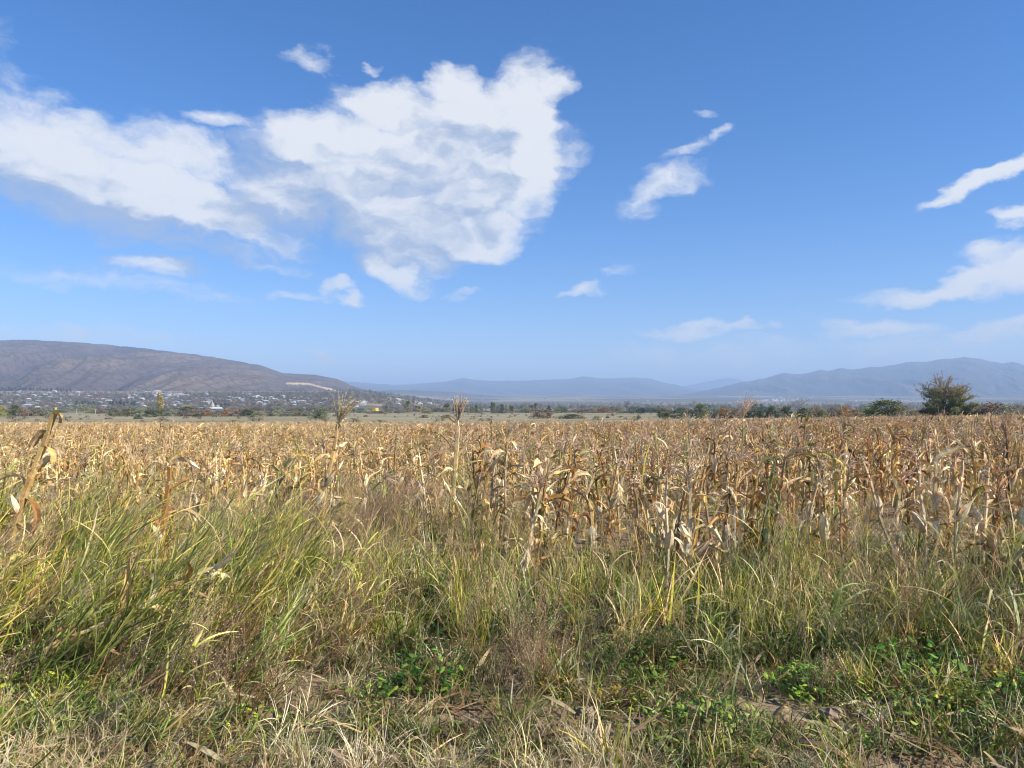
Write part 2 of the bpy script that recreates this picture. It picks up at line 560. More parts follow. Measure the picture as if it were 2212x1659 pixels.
HILL_MAT = hill_material('wooded_hill', (0.066, 0.044, 0.044), (0.112, 0.080, 0.072), (0.20, 0.155, 0.115), 1.0)
FAR_MAT = hill_material('far_mountain', (0.060, 0.055, 0.045), (0.105, 0.09, 0.07), (0.22, 0.18, 0.125), 0.3)
ridge('long_hill', [(-700, 770), (-300, 742), (0, 735), (60, 734), (130, 737), (200, 742), (300, 751), (380, 761), (440, 768), (480, 774), (560, 789), (610, 806), (680, 809), (730, 820), (760, 832), (800, 845), (850, 858), (900, 866), (960, 872)],
      [(-700, 4200), (300, 4200), (700, 4400), (960, 4600)], [(-700, 2050), (400, 2050), (700, 2500), (960, 3600)], 1800, HILL_MAT,
      'long brown wooded hill behind the village', cols=640, rows=190, spur=0.40, spurk=8.0, shear=-2.4, seed=11, pw=1.25,
      tan=[(618, 828, 668, 829, 2.2, 1.6), (665, 829, 722, 843, 1.6, 2.4), (718, 842, 772, 858, 1.6, 2.2), (768, 859, 806, 860, 1.8, 1.2)], patch_light=0.75)
ridge('low_spur', [(760, 850), (800, 845), (850, 843), (900, 843), (950, 845), (1000, 849), (1060, 855), (1130, 861), (1200, 866)], [(760, 7000), (1200, 7400)], [(760, 5200), (1200, 5600)], 1500, FAR_MAT,
      'low hazy spur running out from the long hill', cols=200, rows=50, seed=23, spur=0.2, spurk=6)
ridge('valley_mountains', [(560, 822), (745, 824), (790, 827), (850, 831), (900, 829), (960, 824), (1000, 816.5), (1030, 821), (1060, 823), (1100, 822), (1140, 822), (1180, 821), (1230, 818), (1260, 813), (1300, 817.5), (1340, 817), (1370, 815), (1400, 818), (1430, 825), (1470, 833), (1520, 845), (1600, 858)],
      [(560, 13000), (1600, 12500)], [(560, 9000), (1600, 8600)], 3500, FAR_MAT, 'pale blue mountains across the end of the valley', cols=320, rows=70, seed=31, spur=0.22, spurk=9)
ridge('far_mountain', [(1380, 850), (1440, 840), (1480, 833), (1520, 826), (1560, 818), (1585, 817), (1610, 823), (1650, 832), (1720, 842)], [(1380, 16500), (1720, 16500)], [(1380, 13800), (1720, 13800)], 2500, FAR_MAT,
      'palest farthest mountain in the valley gap', cols=120, rows=50, seed=37, spur=0.15, spurk=4)
ridge('right_mountains', [(1400, 868), (1480, 852), (1540, 840), (1600, 826), (1650, 817.5), (1680, 808), (1692, 805.5), (1715, 808), (1745, 806.5), (1770, 799), (1790, 801), (1815, 796), (1850, 798), (1880, 793), (1905, 792), (1935, 788), (1958, 782), (1985, 782), (2005, 781), (2030, 776), (2055, 775), (2082, 770.5), (2110, 774), (2140, 780), (2165, 785), (2188, 782), (2215, 790), (2300, 800), (2500, 790), (2800, 800)],
      [(1400, 9400), (2800, 8600)], [(1400, 7000), (2800, 5600)], 3000, FAR_MAT, 'long blue mountain range rising behind the lone tree', cols=520, rows=100, seed=41, spur=0.24, spurk=12)

# ------------------------------------------------------------------ haze
hz_top = 640.0
hb = MB().box(-23500, 23500, -1500, 23500, -18, hz_top)
hm, hh = new_mat('haze_air')
pv = hh.n('ShaderNodeVolumePrincipled', {'Color': (0.50, 0.70, 1.0, 1), 'Density': 1.45e-4, 'Anisotropy': 0.0})
ho = hh.n('ShaderNodeOutputMaterial')
hm.node_tree.links.new(pv.outputs[0], ho.inputs['Volume'])
haze = hb.build('haze', hm)
tag(haze, 'thin blue haze filling the valley air', 'haze', kind='stuff')
# ------------------------------------------------------------------ scattering (one object of uncountable stuff)
def scatter(name, pts, rots, scls, idx, tints, kinds, label, cat):
    """points that carry one of several shapes each"""
    me = bpy.data.meshes.new(name)
    n = len(pts)
    me.vertices.add(n)
    me.vertices.foreach_set('co', np.asarray(pts, np.float32).ravel())
    for nm, typ, arr, key in (('rot', 'FLOAT_VECTOR', rots, 'vector'), ('scl', 'FLOAT_VECTOR', scls, 'vector')):
        a = me.attributes.new(nm, typ, 'POINT')
        a.data.foreach_set(key, np.asarray(arr, np.float32).ravel())
    a = me.attributes.new('idx', 'INT', 'POINT')
    a.data.foreach_set('value', np.asarray(idx, np.int32))
    a = me.attributes.new('tint', 'FLOAT_COLOR', 'POINT')
    t4 = np.ones((n, 4), np.float32)
    t4[:, :3] = tints
    a.data.foreach_set('color', t4.ravel())
    me.update()
    o = bpy.data.objects.new(name, me)
    COL.objects.link(o)
    cl = bpy.data.collections.new(name + '_kinds')
    for i, m in enumerate(kinds):
        k = bpy.data.objects.new('%s_kind.%03d' % (name, i), m)
        cl.objects.link(k)
    g = bpy.data.node_groups.new(name, 'GeometryNodeTree')
    g.interface.new_socket('Geometry', in_out='INPUT', socket_type='NodeSocketGeometry')
    g.interface.new_socket('Geometry', in_out='OUTPUT', socket_type='NodeSocketGeometry')
    h = NT(g)
    gi, go = h.n('NodeGroupInput'), h.n('NodeGroupOutput')

    def attr(nm, typ):
        nd = h.n('GeometryNodeInputNamedAttribute', data_type=typ)
        nd.inputs['Name'].default_value = nm
        return nd.outputs['Attribute']
    ci = h.n('GeometryNodeCollectionInfo', {'Collection': cl, 'Separate Children': True, 'Reset Children': True})
    ip = h.n('GeometryNodeInstanceOnPoints', {'Points': gi.outputs[0], 'Instance': ci.outputs[0], 'Pick Instance': True})
    g.links.new(attr('idx', 'INT'), ip.inputs['Instance Index'])
    g.links.new(h.n('FunctionNodeEulerToRotation', {0: attr('rot', 'FLOAT_VECTOR')}).outputs[0], ip.inputs['Rotation'])
    g.links.new(attr('scl', 'FLOAT_VECTOR'), ip.inputs['Scale'])
    g.links.new(ip.outputs[0], go.inputs[0])
    md = o.modifiers.new('scatter', 'NODES')
    md.node_group = g
    tag(o, label, cat, kind='stuff')
    return o


def lean_euler(spin, lx, ly):
    """spin about the upright, then lean by lx (towards +x) and ly (towards +y)"""
    m = Matrix.Rotation(lx, 4, 'Y') @ Matrix.Rotation(-ly, 4, 'X') @ Matrix.Rotation(spin, 4, 'Z')
    return tuple(m.to_euler())


def jit(rng, c, k=0.12):
    f = 1 + rng.uniform(-k, k)
    return tuple(max(0.0, x * f * (1 + rng.uniform(-k, k) * 0.4)) for x in c)


def mixc(a, b, t):
    return tuple(x * (1 - t) + y * t for x, y in zip(a, b))


STRAW, PALE, GOLD, BROWN, GREY, GREEN, RUST = (0.60, 0.43, 0.19), (0.80, 0.66, 0.41), (0.57, 0.365, 0.115), (0.26, 0.15, 0.065), (0.38, 0.285, 0.18), (0.14, 0.20, 0.04), (0.40, 0.18, 0.05)


# ------------------------------------------------------------------ maize plants
def leaf_path(rng, p0, phi, th0, th1, L, n, drift=0.5, hang=1.5):
    pts, dirs, p = [p0.copy()], [], p0.copy()
    ph = phi
    for i in range(n):
        s = (i + 0.5) / n
        th = th0 + (th1 - th0) * min(1.0, s * hang) ** 0.8
        ph += rng.uniform(-drift, drift) / n * 2
        d = Vector((math.sin(th) * math.cos(ph), math.sin(th) * math.sin(ph), math.cos(th)))
        dirs.append((d, ph))
        p = p + d * (L / n)
        pts.append(p.copy())
    dirs.append(dirs[-1])
    return pts, dirs


def corn_leaf(rng, p0, phi, L, w, th0, th1, base_col, tip_col, n=7, crumple=0.55):
    pts, dirs = leaf_path(rng, p0, phi, th0, th1, L, n)
    tw = rng.uniform(-0.5, 0.5)
    twr = rng.uniform(-2.2, 2.2)
    side, wid, cols = [], [], []
    for i, (d, ph) in enumerate(dirs):
        s = i / n
        a = tw + twr * s + rng.uniform(-crumple, crumple)
        sd = Vector((-math.sin(ph), math.cos(ph), 0))
        sd = (Matrix.Rotation(a, 3, d) @ sd).normalized()
        side.append(sd)
        wid.append(w * (0.55 + 0.45 * math.sin(min(1, s * 2.2) * math.pi / 2)) * (1 - s ** 2.6) * rng.uniform(0.7, 1.1) + 0.0012)
        cols.append(jit(rng, mixc(base_col, tip_col, s), 0.10))
    b = MB()
    b.ribbon(pts, side, wid, rng.uniform(0.25, 0.8), cols)
    return b


def corn_tassel(rng, top, up, size=0.24, branches=10, sweep=None, col=(0.52, 0.40, 0.26), droop=1.0):
    b = MB()
    sw = sweep if sweep is not None else rng.uniform(0, 6.28)

    def spike(p, phi, th0, th1, L):
        n = 6
        pts, dirs = leaf_path(rng, p, phi, th0, th1, L, n, 0.25)
        b.tube(pts, [0.0030] * n + [0.0010], 3, jit(rng, col, 0.15), cap=False)
        for i in range(1, n + 1):
            for k in range(3):
                d = dirs[min(i, n - 1)][0]
                o = Vector((rng.uniform(-1, 1), rng.uniform(-1, 1), rng.uniform(-.5, .5))).normalized()
                a = pts[i] - d * rng.uniform(0, L / n)
                t = a + d * 0.020 + o * 0.009
                q = d.cross(o).normalized() * 0.0055
                b.add([a, a + d * 0.006 + o * 0.006 + q, t, a + d * 0.006 + o * 0.006 - q], [(0, 1, 2, 3)], jit(rng, col, 0.3))
    spike(top, sw, 0.05, 0.35 * droop, size * 1.25)
    for i in range(branches):
        ph = sw + rng.gauss(0, 1.1)
        spike(top + up * rng.uniform(-0.04, 0.04), ph, rng.uniform(0.1, 0.5), rng.uniform(0.5, 1.7) * droop, size * rng.uniform(0.65, 1.1))
    return b


def corn_ear(rng, p, phi, tilt, L=0.2, r=0.028, col=PALE):
    """a husk-wrapped ear: ribbed spindle with loose husk tips"""
    b = MB()
    ax = Vector((math.sin(tilt) * math.cos(phi), math.sin(tilt) * math.sin(phi), math.cos(tilt)))
    a = ax.cross(Vector((0.2, 0.3, 0.93))).normalized()
    c = ax.cross(a)
    prof = [(0, .35), (.1, .75), (.28, 1.0), (.5, .98), (.7, .78), (.86, .45), (1.0, .12)]
    V, F, C, S = [], [], [], 8
    for s, k in prof:
        for j in range(S):
            t = 2 * math.pi * j / S
            rr = r * k * (1.0 + (0.10 if j % 2 else -0.07) + rng.uniform(-.04, .04))
            V.append(p + ax * (s * L) + (a * math.cos(t) + c * math.sin(t)) * rr)
            C.append(jit(rng, mixc(col, STRAW, 0.3 if j % 2 else 0.0), 0.06))
    for i in range(len(prof) - 1):
        for j in range(S):
            F.append((i * S + j, i * S + (j + 1) % S, (i + 1) * S + (j + 1) % S, (i + 1) * S + j))
    b.add(V, F, C)
    for k in range(3):
        t = rng.uniform(0, 6.28)
        s0 = rng.uniform(0.1, 0.55)
        o = a * math.cos(t) + c * math.sin(t)
        sd = ax.cross(o)
        pts = [p + ax * (s0 * L) + o * r * 0.9, p + ax * (s0 * L + .06) + o * r * 1.5, p + ax * (s0 * L + .12) + o * r * rng.uniform(1.6, 2.8)]
        b.ribbon(pts, [sd] * 3, [0.014, 0.012, 0.002], 0.3, jit(rng, col, 0.1))
    return b


def corn_plant(rng, h=1.0, tassel=1, ears=1, nleaf=8, bend=0.05, pal=None, sweep=None, tsize=0.24, broken=False, thick=1.0, leafw=0.024, droop=1.0, tbr=10, lmax=0.30, wild=0.0):
    """list of (part name, geometry)"""
    pal = pal or rng.choice([(STRAW, PALE), (GOLD, STRAW), (STRAW, GREY), (PALE, STRAW), (BROWN, GOLD), (GREY, PALE)])
    parts = []
    az = rng.uniform(0, 6.28) if sweep is None else sweep
    n = 9
    pts, rad, cols = [], [], []
    hs = h * (0.82 if tassel else 1.0)
    for i in range(n):
        s = i / (n - 1)
        off = bend * hs * s * s + (0.012 * math.sin(s * 9 + az) if i else 0)
        z = hs * s
        if broken and s > 0.7:
            off += (s - 0.7) * hs * 0.9
            z -= (s - 0.7) * hs * 0.75
        pts.append(Vector((math.cos(az) * off, math.sin(az) * off, z)))
        rad.append((0.0115 - 0.0065 * s) * thick * (1.12 if i % 2 else 0.95))
        cols.append(jit(rng, mixc(pal[0], GOLD if s < 0.4 else PALE, 0.45), 0.12))
    st = MB().tube(pts, rad, 6, cols)
    parts.append(('stalk', st))

    def on(s):
        f = s * (n - 1)
        i = min(int(f), n - 2)
        return pts[i].lerp(pts[i + 1], f - i)
    ph = rng.uniform(0, 6.28)
    for i in range(nleaf):
        s = 0.10 + 0.85 * (i + rng.uniform(-.3, .3)) / max(1, nleaf - 1) if nleaf > 1 else 0.6
        s = min(0.97, max(0.04, s))
        ph += math.pi + rng.uniform(-0.7, 0.7)
        L = lmax * (1.25 - abs(s - 0.5)) * rng.uniform(0.4, 1.15)
        c0 = jit(rng, rng.choice(pal), 0.18)
        c1 = jit(rng, rng.choice([pal[1], PALE, BROWN, STRAW, GOLD]), 0.2)
        if rng.random() < 0.13:
            c0 = jit(rng, rng.choice([BROWN, RUST]), 0.2)
        if rng.random() < 0.05:
            c0 = jit(rng, GREEN, 0.2)
        style = rng.random() + wild
        if style < 0.52:     # hangs beside the stalk
            th0, th1 = rng.uniform(0.9, 1.9), rng.uniform(2.85, 3.14)
            L *= 0.8
        elif style < 0.82:    # arches out and down
            th0, th1 = rng.uniform(0.25, 0.7), rng.uniform(1.7, 2.6)
        else:                # stands up or snaps out
            th0, th1 = rng.uniform(0.15, 0.5), rng.uniform(0.7, 1.5)
        lf = corn_leaf(rng, on(s), ph, L, leafw * rng.uniform(0.7, 1.25), th0, th1, c0, c1)
        # the sheath that clasps the stalk below the blade
        p1, p0 = on(s), on(max(0.0, s - 0.11))
        r0 = 0.0150 * thick * (1 - 0.40 * s)
        lf.tube([p0, p0.lerp(p1, 0.6), p1], [r0 * 0.95, r0 * 1.15, r0 * 1.4], 5, mixc(c0, pal[1], .5), cap=False)
        parts.append(('leaf', lf))
    for e in range(ears):
        s = rng.uniform(0.36, 0.55)
        parts.append(('ear', corn_ear(rng, on(s), rng.uniform(0, 6.28), rng.choice([rng.uniform(0.25, 0.6), rng.uniform(2.3, 2.9)]), rng.uniform(0.16, 0.22), rng.uniform(0.026, 0.036), jit(rng, (0.78, 0.68, 0.47), 0.08))))
    if tassel:
        up = (pts[-1] - pts[-2]).normalized()
        parts.append(('tassel', corn_tassel(rng, pts[-1], up, tsize, tbr, sweep, jit(rng, (0.66, 0.51, 0.34), 0.12), droop)))
    return parts


rng = random.Random(7)
CORN = []                                  # the shapes a plant can take
for k in range(16):
    CORN.append(corn_plant(rng, 1.0, tassel=1 if k % 16 in (0, 2, 3, 5, 7, 10, 12, 14) else 0, ears=(1 if k % 3 else 0) + (1 if k == 4 else 0), nleaf=rng.randint(11, 15), bend=rng.uniform(0, 0.12),
                           broken=k in (6, 11), tsize=rng.uniform(0.16, 0.22), tbr=rng.randint(5, 10), leafw=0.022, thick=1.08, lmax=0.32))
CORN_HAS = [dict(tassel=any(n == 'tassel' for n, _ in P), ear=any(n == 'ear' for n, _ in P), broken=i in (6, 11)) for i, P in enumerate(CORN)]
CORN_PARTS = [[(n, b.mesh('maize_' + n, M['corn'])) for n, b in P] for P in CORN]
CORN_WHOLE = []
for P in CORN:
    w = MB()
    for n, b in P:
        w.join(b)
    CORN_WHOLE.append(w.mesh('maize_plant_shape', M['corn_field']))


def place_parts(name, parts, loc, eul, scl, color):
    root = bpy.data.objects.new(name, None)
    root.empty_display_size = 0.1
    COL.objects.link(root)
    root.location, root.rotation_euler, root.scale = loc, eul, scl
    for n, me in parts:
        o = bpy.data.objects.new(n, me)
        COL.objects.link(o)
        o.parent = root
        o.color = color
    return root


# the plants of the field
nr = np.random.default_rng(5)
cell = 0.46
cp = []
for y0 in np.arange(5.0, 93, cell):
    m = int((0.70 * y0 + 3.0) / cell)
    x0 = (np.arange(-m, m + 1) + nr.uniform(-.5, .5, 2 * m + 1)) * cell
    yy = y0 + nr.uniform(-.5, .5, 2 * m + 1) * cell
    cp.append(np.stack([x0, yy], 1))
cp = np.concatenate(cp)
cx, cyy = cp[:, 0], cp[:, 1]
cu = cx / cyy
patch = fbm(cx * 0.22, cyy * 0.22, 21, 3)
patch2 = fbm(cx * 0.09, cyy * 0.09, 29, 3)
front = 6.25 + 0.5 * np.sin(cx * 0.9) + 1.3 * sstep(0.02, -0.35, cu) + 3.0 * sstep(-0.02, -0.12, cu) * (1 - sstep(-0.25, -0.32, cu)) - 0.2 * sstep(0.0, 0.2, cu)
dens = sstep(-0.7, 1.2, cyy - front) * np.where(cyy < 30, 0.55 + 0.7 * sstep(0.30, 0.60, patch), 0.55 + 0.45 * sstep(0.3, 0.6, patch))
dens = dens * np.where(cyy < 16, np.where(cu > -0.08, 0.95, 0.62), 1.0)
edge_y = 88 + 4 * fbm(cx * 0.05, cyy * 0, 33, 2) + 30 * sstep(0.30, 0.42, cu)
keep = (nr.random(len(cp)) < dens) & (cyy < edge_y)
cx, cyy, cu, patch, patch2 = cx[keep], cyy[keep], cu[keep], patch[keep], patch2[keep]
N = len(cx)
chh = (0.84 + 0.16 * sstep(-0.12, 0.0, cu) * sstep(16, 10, cyy) + 0.22 * sstep(0.05, 0.4, cu) + 0.16 * sstep(18, 45, cyy) * (1 - sstep(0.05, 0.4, cu))) * (0.78 + 0.44 * patch2) * np.clip(nr.normal(1.0, 0.15, N), 0.6, 1.35)
chh = np.where(cyy > 50, np.minimum(chh, 1.12), chh)
chh = np.where((nr.random(N) < 0.03) & (cyy < 45), chh * 1.25, chh)
chh = np.where(cyy < 11, np.minimum(chh, 1.16), chh)
cidx = nr.integers(0, len(CORN), N)
lean = nr.normal(0, 0.10, (N, 2))
lean[:, 0] += 0.03
spin = nr.uniform(0, 6.283, N)
warm = sstep(0.1, -0.35, cu)
base_t = nr.uniform(0.72, 1.22, N)[:, None] * np.array([1.0, 1.0, 1.0])
ctint = base_t * (np.array([1.06, 1.02, 0.92])[None] * warm[:, None] + np.array([1.0, 0.95, 0.92])[None] * (1 - warm[:, None]))
rust = nr.random(N) < 0.10
ctint[rust] *= np.array([0.80, 0.66, 0.52])
grn = nr.random(N) < 0.05
ctint[grn] *= np.array([0.62, 0.82, 0.55])
cz = G(cx, cyy)
ppx, ppy = to_px(cx, cyy, cz + chh * 0.6)
inview = (ppx > -30) & (ppx < 2242) & (ppy < 1700)
order = np.argsort(-(chh / cyy) * inview)
N_HERO = 18
SINGLE = order[:300 - N_HERO]
is_single = np.zeros(N, bool)
is_single[SINGLE] = True
rest = np.where(~is_single)[0]
eul = [lean_euler(spin[i], lean[i, 0], lean[i, 1]) for i in range(N)]
scatter('maize_crop', np.stack([cx, cyy, cz - 0.01], 1)[rest], [eul[i] for i in rest], np.stack([0.55 + 0.45 * chh, 0.55 + 0.45 * chh, chh], 1)[rest], cidx[rest], ctint[rest], CORN_WHOLE,
        'dry golden maize crop filling the field to its far edge', 'maize crop')

CORN_THINGS = []          # (object, px, depth, height, shape, lean, tint, special label)
for i in SINGLE:
    ob = place_parts('maize_plant', CORN_PARTS[cidx[i]], (cx[i], cyy[i], cz[i] - 0.01), eul[i], (0.55 + 0.45 * chh[i], 0.55 + 0.45 * chh[i], chh[i]), (*ctint[i], 1))
    CORN_THINGS.append(dict(ob=ob, px=float(to_px(cx[i], cyy[i], cz[i] + chh[i] * .7)[0]), D=float(cyy[i]), h=float(chh[i]), lean=float(lean[i, 0]), rust=bool(rust[i]), green=bool(grn[i]), **CORN_HAS[cidx[i]]))


def hero(px_base, D, top_px, top_py, label, seed, tint=(1, 1, 1), **kw):
    """one plant with a look of its own, from its foot to its tip"""
    r = random.Random(seed)
    a, _ = ray(px_base, 872)
    x = a * D
    z = Gs(x, D)
    tip = at(top_px, top_py, D)
    v = tip - Vector((x, D, z))
    h = v.length
    kw.setdefault('lmax', 0.40)
    kw.setdefault('wild', 0.2)
    parts = [(n, b.mesh('maize_' + n, M['corn'])) for n, b in corn_plant(r, h, **kw)]
    ob = place_parts('maize_plant', parts, (x, D, z - 0.02), lean_euler(0, math.atan2(v.x, v.z), r.uniform(-.05, .05)), (1, 1, 1), (*tint, 1))
    tag(ob, label, 'maize plant', 'maize plants along the near edge of the field')
    return ob


YG = (STRAW, (0.42, 0.40, 0.14))
hero(684, 8.2, 728, 846, 'tall maize stalk with feathery tassel swept towards the yellow building', 101, tassel=1, ears=2, nleaf=13, bend=0.03, pal=(GOLD, STRAW), sweep=0.25, tsize=0.34, thick=1.69, leafw=0.032, tbr=40, droop=0.55)
hero(700, 8.6, 806, 972, 'slender maize stem bent far over beside the tall tasselled stalk', 102, tassel=1, ears=0, nleaf=4, bend=0.22, pal=YG, sweep=0.0, tsize=0.22, thick=0.94, tbr=12, droop=1.2)
hero(972, 9.4, 992, 846, 'tallest pale maize stalk with upright bristly tassel and thick sheaths', 103, tassel=1, ears=1, nleaf=15, bend=0.02, pal=(PALE, STRAW), sweep=1.2, tsize=0.30, thick=2.29, leafw=0.034, tbr=34, droop=0.3)
hero(1078, 9.6, 1094, 896, 'thin dark-jointed maize stalk with open five-pronged tassel', 104, thick=1.35, tassel=1, ears=1, nleaf=12, bend=0.02, pal=(GOLD, BROWN), sweep=0.6, tsize=0.24, tbr=14, droop=0.5, leafw=0.03)
hero(1602, 12.5, 1604, 856, 'tall maize stalk with big brown tassel and green lower leaves', 105, tassel=1, ears=0, nleaf=10, bend=0.01, pal=(GREEN, STRAW), sweep=0.2, tsize=0.36, thick=1.35, tbr=36, droop=0.6)
hero(1490, 14.0, 1488, 888, 'maize stalk with short star-shaped tassel against the meadow', 106, thick=1.35, tassel=1, ears=0, nleaf=9, bend=0.01, pal=(STRAW, GREY), sweep=1.5, tsize=0.26, tbr=24, droop=0.8)
hero(-18, 6.2, 100, 872, 'leaning golden maize stalk with broad torn leaves below the village roofs', 107, tassel=0, ears=1, nleaf=13, bend=0.02, pal=(GOLD, STRAW), sweep=0.1, thick=2.03, leafw=0.042)
hero(1322, 10.5, 1358, 948, 'pale maize stalk with its top leaf folded over like a flag', 108, tassel=0, ears=1, nleaf=10, bend=0.05, pal=(PALE, PALE), sweep=0.3, thick=1.35, leafw=0.034)
hero(1488, 6.9, 1490, 985, 'short maize plant with wide brown tassel and hanging husked ear behind the green clump', 109, tassel=1, ears=2, nleaf=12, bend=0.0, pal=(STRAW, PALE), sweep=1.4, tsize=0.22, thick=1.55, leafw=0.036, tbr=26, droop=0.9)
hero(1160, 8.0, 1172, 985, 'stout maize plant wrapped in broad pale straw leaves', 110, tassel=0, ears=2, nleaf=16, bend=0.03, pal=(PALE, STRAW), sweep=0.5, thick=2.16, leafw=0.042)
hero(1226, 8.3, 1238, 1000, 'leafy maize plant with rust-coloured hanging leaves beside the stout pale one', 111, tassel=0, ears=1, nleaf=16, bend=0.02, pal=(GOLD, RUST), sweep=0.9, thick=1.49, leafw=0.036)
hero(1445, 7.4, 1418, 925, 'bare straight yellow-green maize stem with hardly any leaves', 112, tassel=0, ears=1, nleaf=4, bend=0.02, pal=YG, sweep=2.9, thick=1.22)
hero(2182, 10.0, 2176, 905, 'dark brown withered maize stalk near the right edge', 113, tint=(0.5, 0.42, 0.4), thick=1.35, tassel=1, ears=0, nleaf=12, bend=0.0, pal=(BROWN, BROWN), sweep=1.5, tsize=0.2, tbr=5, droop=0.3)
hero(598, 8.4, 594, 1000, 'maize plant with one broad grey-green leaf folded sideways', 114, thick=1.35, tassel=0, ears=0, nleaf=9, bend=0.02, pal=(GREEN, GREY), sweep=0.2, leafw=0.036)
hero(350, 7.0, 362, 990, 'orange-tinged maize stalk standing in the leaning grass', 115, tassel=0, ears=1, nleaf=9, bend=0.02, pal=(GOLD, RUST), sweep=0.3, thick=2.03, leafw=0.034)
hero(1826, 8.6, 1830, 960, 'thin bleached maize stem with a kink and few leaf stubs', 116, tint=(1.15, 1.12, 1.05), tassel=0, ears=0, nleaf=6, bend=0.03, pal=(PALE, PALE), sweep=2.0, thick=1.22)
hero(2016, 8.0, 2022, 985, 'maize plant with a fat pale ear and orange husk leaves below the lone tree', 117, tassel=0, ears=2, nleaf=12, bend=0.02, pal=(PALE, GOLD), sweep=2.0, thick=1.62, leafw=0.036)


def fallen_maize():
    """the knocked-over plant whose leaves stick out over the weeds"""
    r = random.Random(118)
    a = at(95, 1405, 4.45)
    b_ = at(487, 1228, 4.75)
    a.z = max(a.z, Gs(a.x, a.y) + 0.06)
    v = b_ - a
    h = v.length
    parts = [(n, b.mesh('maize_' + n, M['corn'])) for n, b in corn_plant(r, h, tassel=0, ears=0, nleaf=10, bend=0.04, pal=(PALE, STRAW), sweep=1.2, thick=0.85, leafw=0.034, lmax=0.42, wild=0.35)]
    q = v.to_track_quat('Z', 'Y')
    ob = place_parts('maize_plant', parts, a, q.to_euler(), (1, 1, 1), (1, 1, 0.95, 1))
    tag(ob, 'knocked-over maize plant with broad bleached leaves lying across the weeds', 'maize plant', 'maize plants along the near edge of the field')


fallen_maize()

# ------------------------------------------------------------------ grasses and weeds
def blade(b, rng, p, phi, th0, th1, L, w, c0, c1, n=5):
    pts, dirs = leaf_path(rng, p, phi, th0, th1, L, n, 0.2, 1.0)
    side = [Vector((-math.sin(ph), math.cos(ph), 0)) for d, ph in dirs]
    tw = rng.uniform(-1, 1)
    side = [(Matrix.Rotation(tw * (i / n), 3, dirs[i][0]) @ s).normalized() for i, s in enumerate(side)]
    wid = [w * (0.6 + 0.4 * min(1, i * 2 / n)) * (1 - (i / n) ** 2.2) + 0.0006 for i in range(n + 1)]
    b.ribbon(pts, side, wid, 0, [mixc(c0, c1, i / n) for i in range(n + 1)])


LIME, YEL, DGREEN, HAY, WHITE, PURP = (0.28, 0.37, 0.055), (0.55, 0.52, 0.12), (0.055, 0.115, 0.022), (0.62, 0.49, 0.26), (0.82, 0.72, 0.50), (0.26, 0.15, 0.09)


def green_tuft(rng, n=34, h=0.42, pal=((GREEN, LIME), (LIME, YEL), (DGREEN, LIME), (HAY, WHITE)), w=0.005, spread=0.07, arch=1.3):
    b = MB()
    for i in range(n):
        c0, c1 = rng.choice(pal)
        a = rng.uniform(0, 6.28)
        p = Vector((rng.gauss(0, spread), rng.gauss(0, spread), -0.01))
        blade(b, rng, p, a, rng.uniform(0.02, 0.35), rng.uniform(0.4, 1.6) * arch / 1.3, h * rng.uniform(0.5, 1.15), w * rng.uniform(0.6, 1.3), jit(rng, c0, .2), jit(rng, c1, .2))
    return b


def tall_grass(rng, culms=8, h=1.0, pal=((LIME, YEL), (YEL, HAY), (HAY, WHITE), (GREEN, YEL)), panicle=0.8, spread=0.08, leafy=4, lw=0.0065, stiff=0.25, arch=1.0):
    b = MB()
    for i in range(culms):
        c0, c1 = rng.choice(pal)
        c0, c1 = jit(rng, c0, .15), jit(rng, c1, .15)
        ph = rng.uniform(0, 6.28)
        p = Vector((rng.gauss(0, spread), rng.gauss(0, spread), -0.02))
        L = h * rng.uniform(0.65, 1.15)
        n = 7
        th1 = rng.uniform(0.05, stiff * 2)
        pts, dirs = leaf_path(rng, p, ph, rng.uniform(0.0, stiff * 0.6), th1, L, n, 0.08, 1.0)
        r0 = rng.uniform(0.0016, 0.0026)
        if rng.random() < 0.3:
            c0 = jit(rng, (0.36, 0.19, 0.07), .2)
        b.tube(pts, [r0 * (1 - 0.6 * k / n) for k in range(n + 1)], 3, [mixc(c0, c1, k / n) for k in range(n + 1)], cap=False)
        for k in range(leafy):
            j = rng.randint(1, n - 2)
            lc0, lc1 = rng.choice(pal)
            blade(b, rng, pts[j], rng.uniform(0, 6.28), rng.uniform(0.15, 0.5), rng.uniform(0.8, 2.2) * arch, L * rng.uniform(0.2, 0.45), lw * rng.uniform(.6, 1.3), jit(rng, lc0, .2), jit(rng, lc1, .2))
        if rng.random() < panicle:
            pc = jit(rng, rng.choice([(0.40, 0.29, 0.18), (0.46, 0.37, 0.22), (0.33, 0.21, 0.14)]), .15)
            for k in range(9):
                t = pts[-1] - dirs[-1][0] * rng.uniform(0, L * 0.16)
                o = Vector((rng.gauss(0, 1), rng.gauss(0, 1), rng.uniform(0.2, 1.8))).normalized()
                l = L * rng.uniform(0.04, 0.10)
                e = t + (o + dirs[-1][0] * 0.8).normalized() * l
                sd = o.cross(Vector((0.3, 0.2, 1))).normalized()
                b.ribbon([t, t.lerp(e, .5), e], [sd] * 3, [0.0008, 0.0022, 0.0008], 0, pc)
                for q in range(2):
                    m = t.lerp(e, rng.uniform(.4, 1)) + Vector((rng.gauss(0, .006), rng.gauss(0, .006), rng.gauss(0, .006)))
                    b.add([m, m + o * 0.007 + sd * 0.002, m + o * 0.013], [(0, 1, 2)], jit(rng, pc, .25))
    return b


def dry_tuft(rng, n=46, h=0.26):
    return green_tuft(rng, n, h, ((WHITE, WHITE), (HAY, WHITE), (HAY, HAY), (GREY, WHITE), (STRAW, PALE)), 0.0021, 0.06, 1.7)


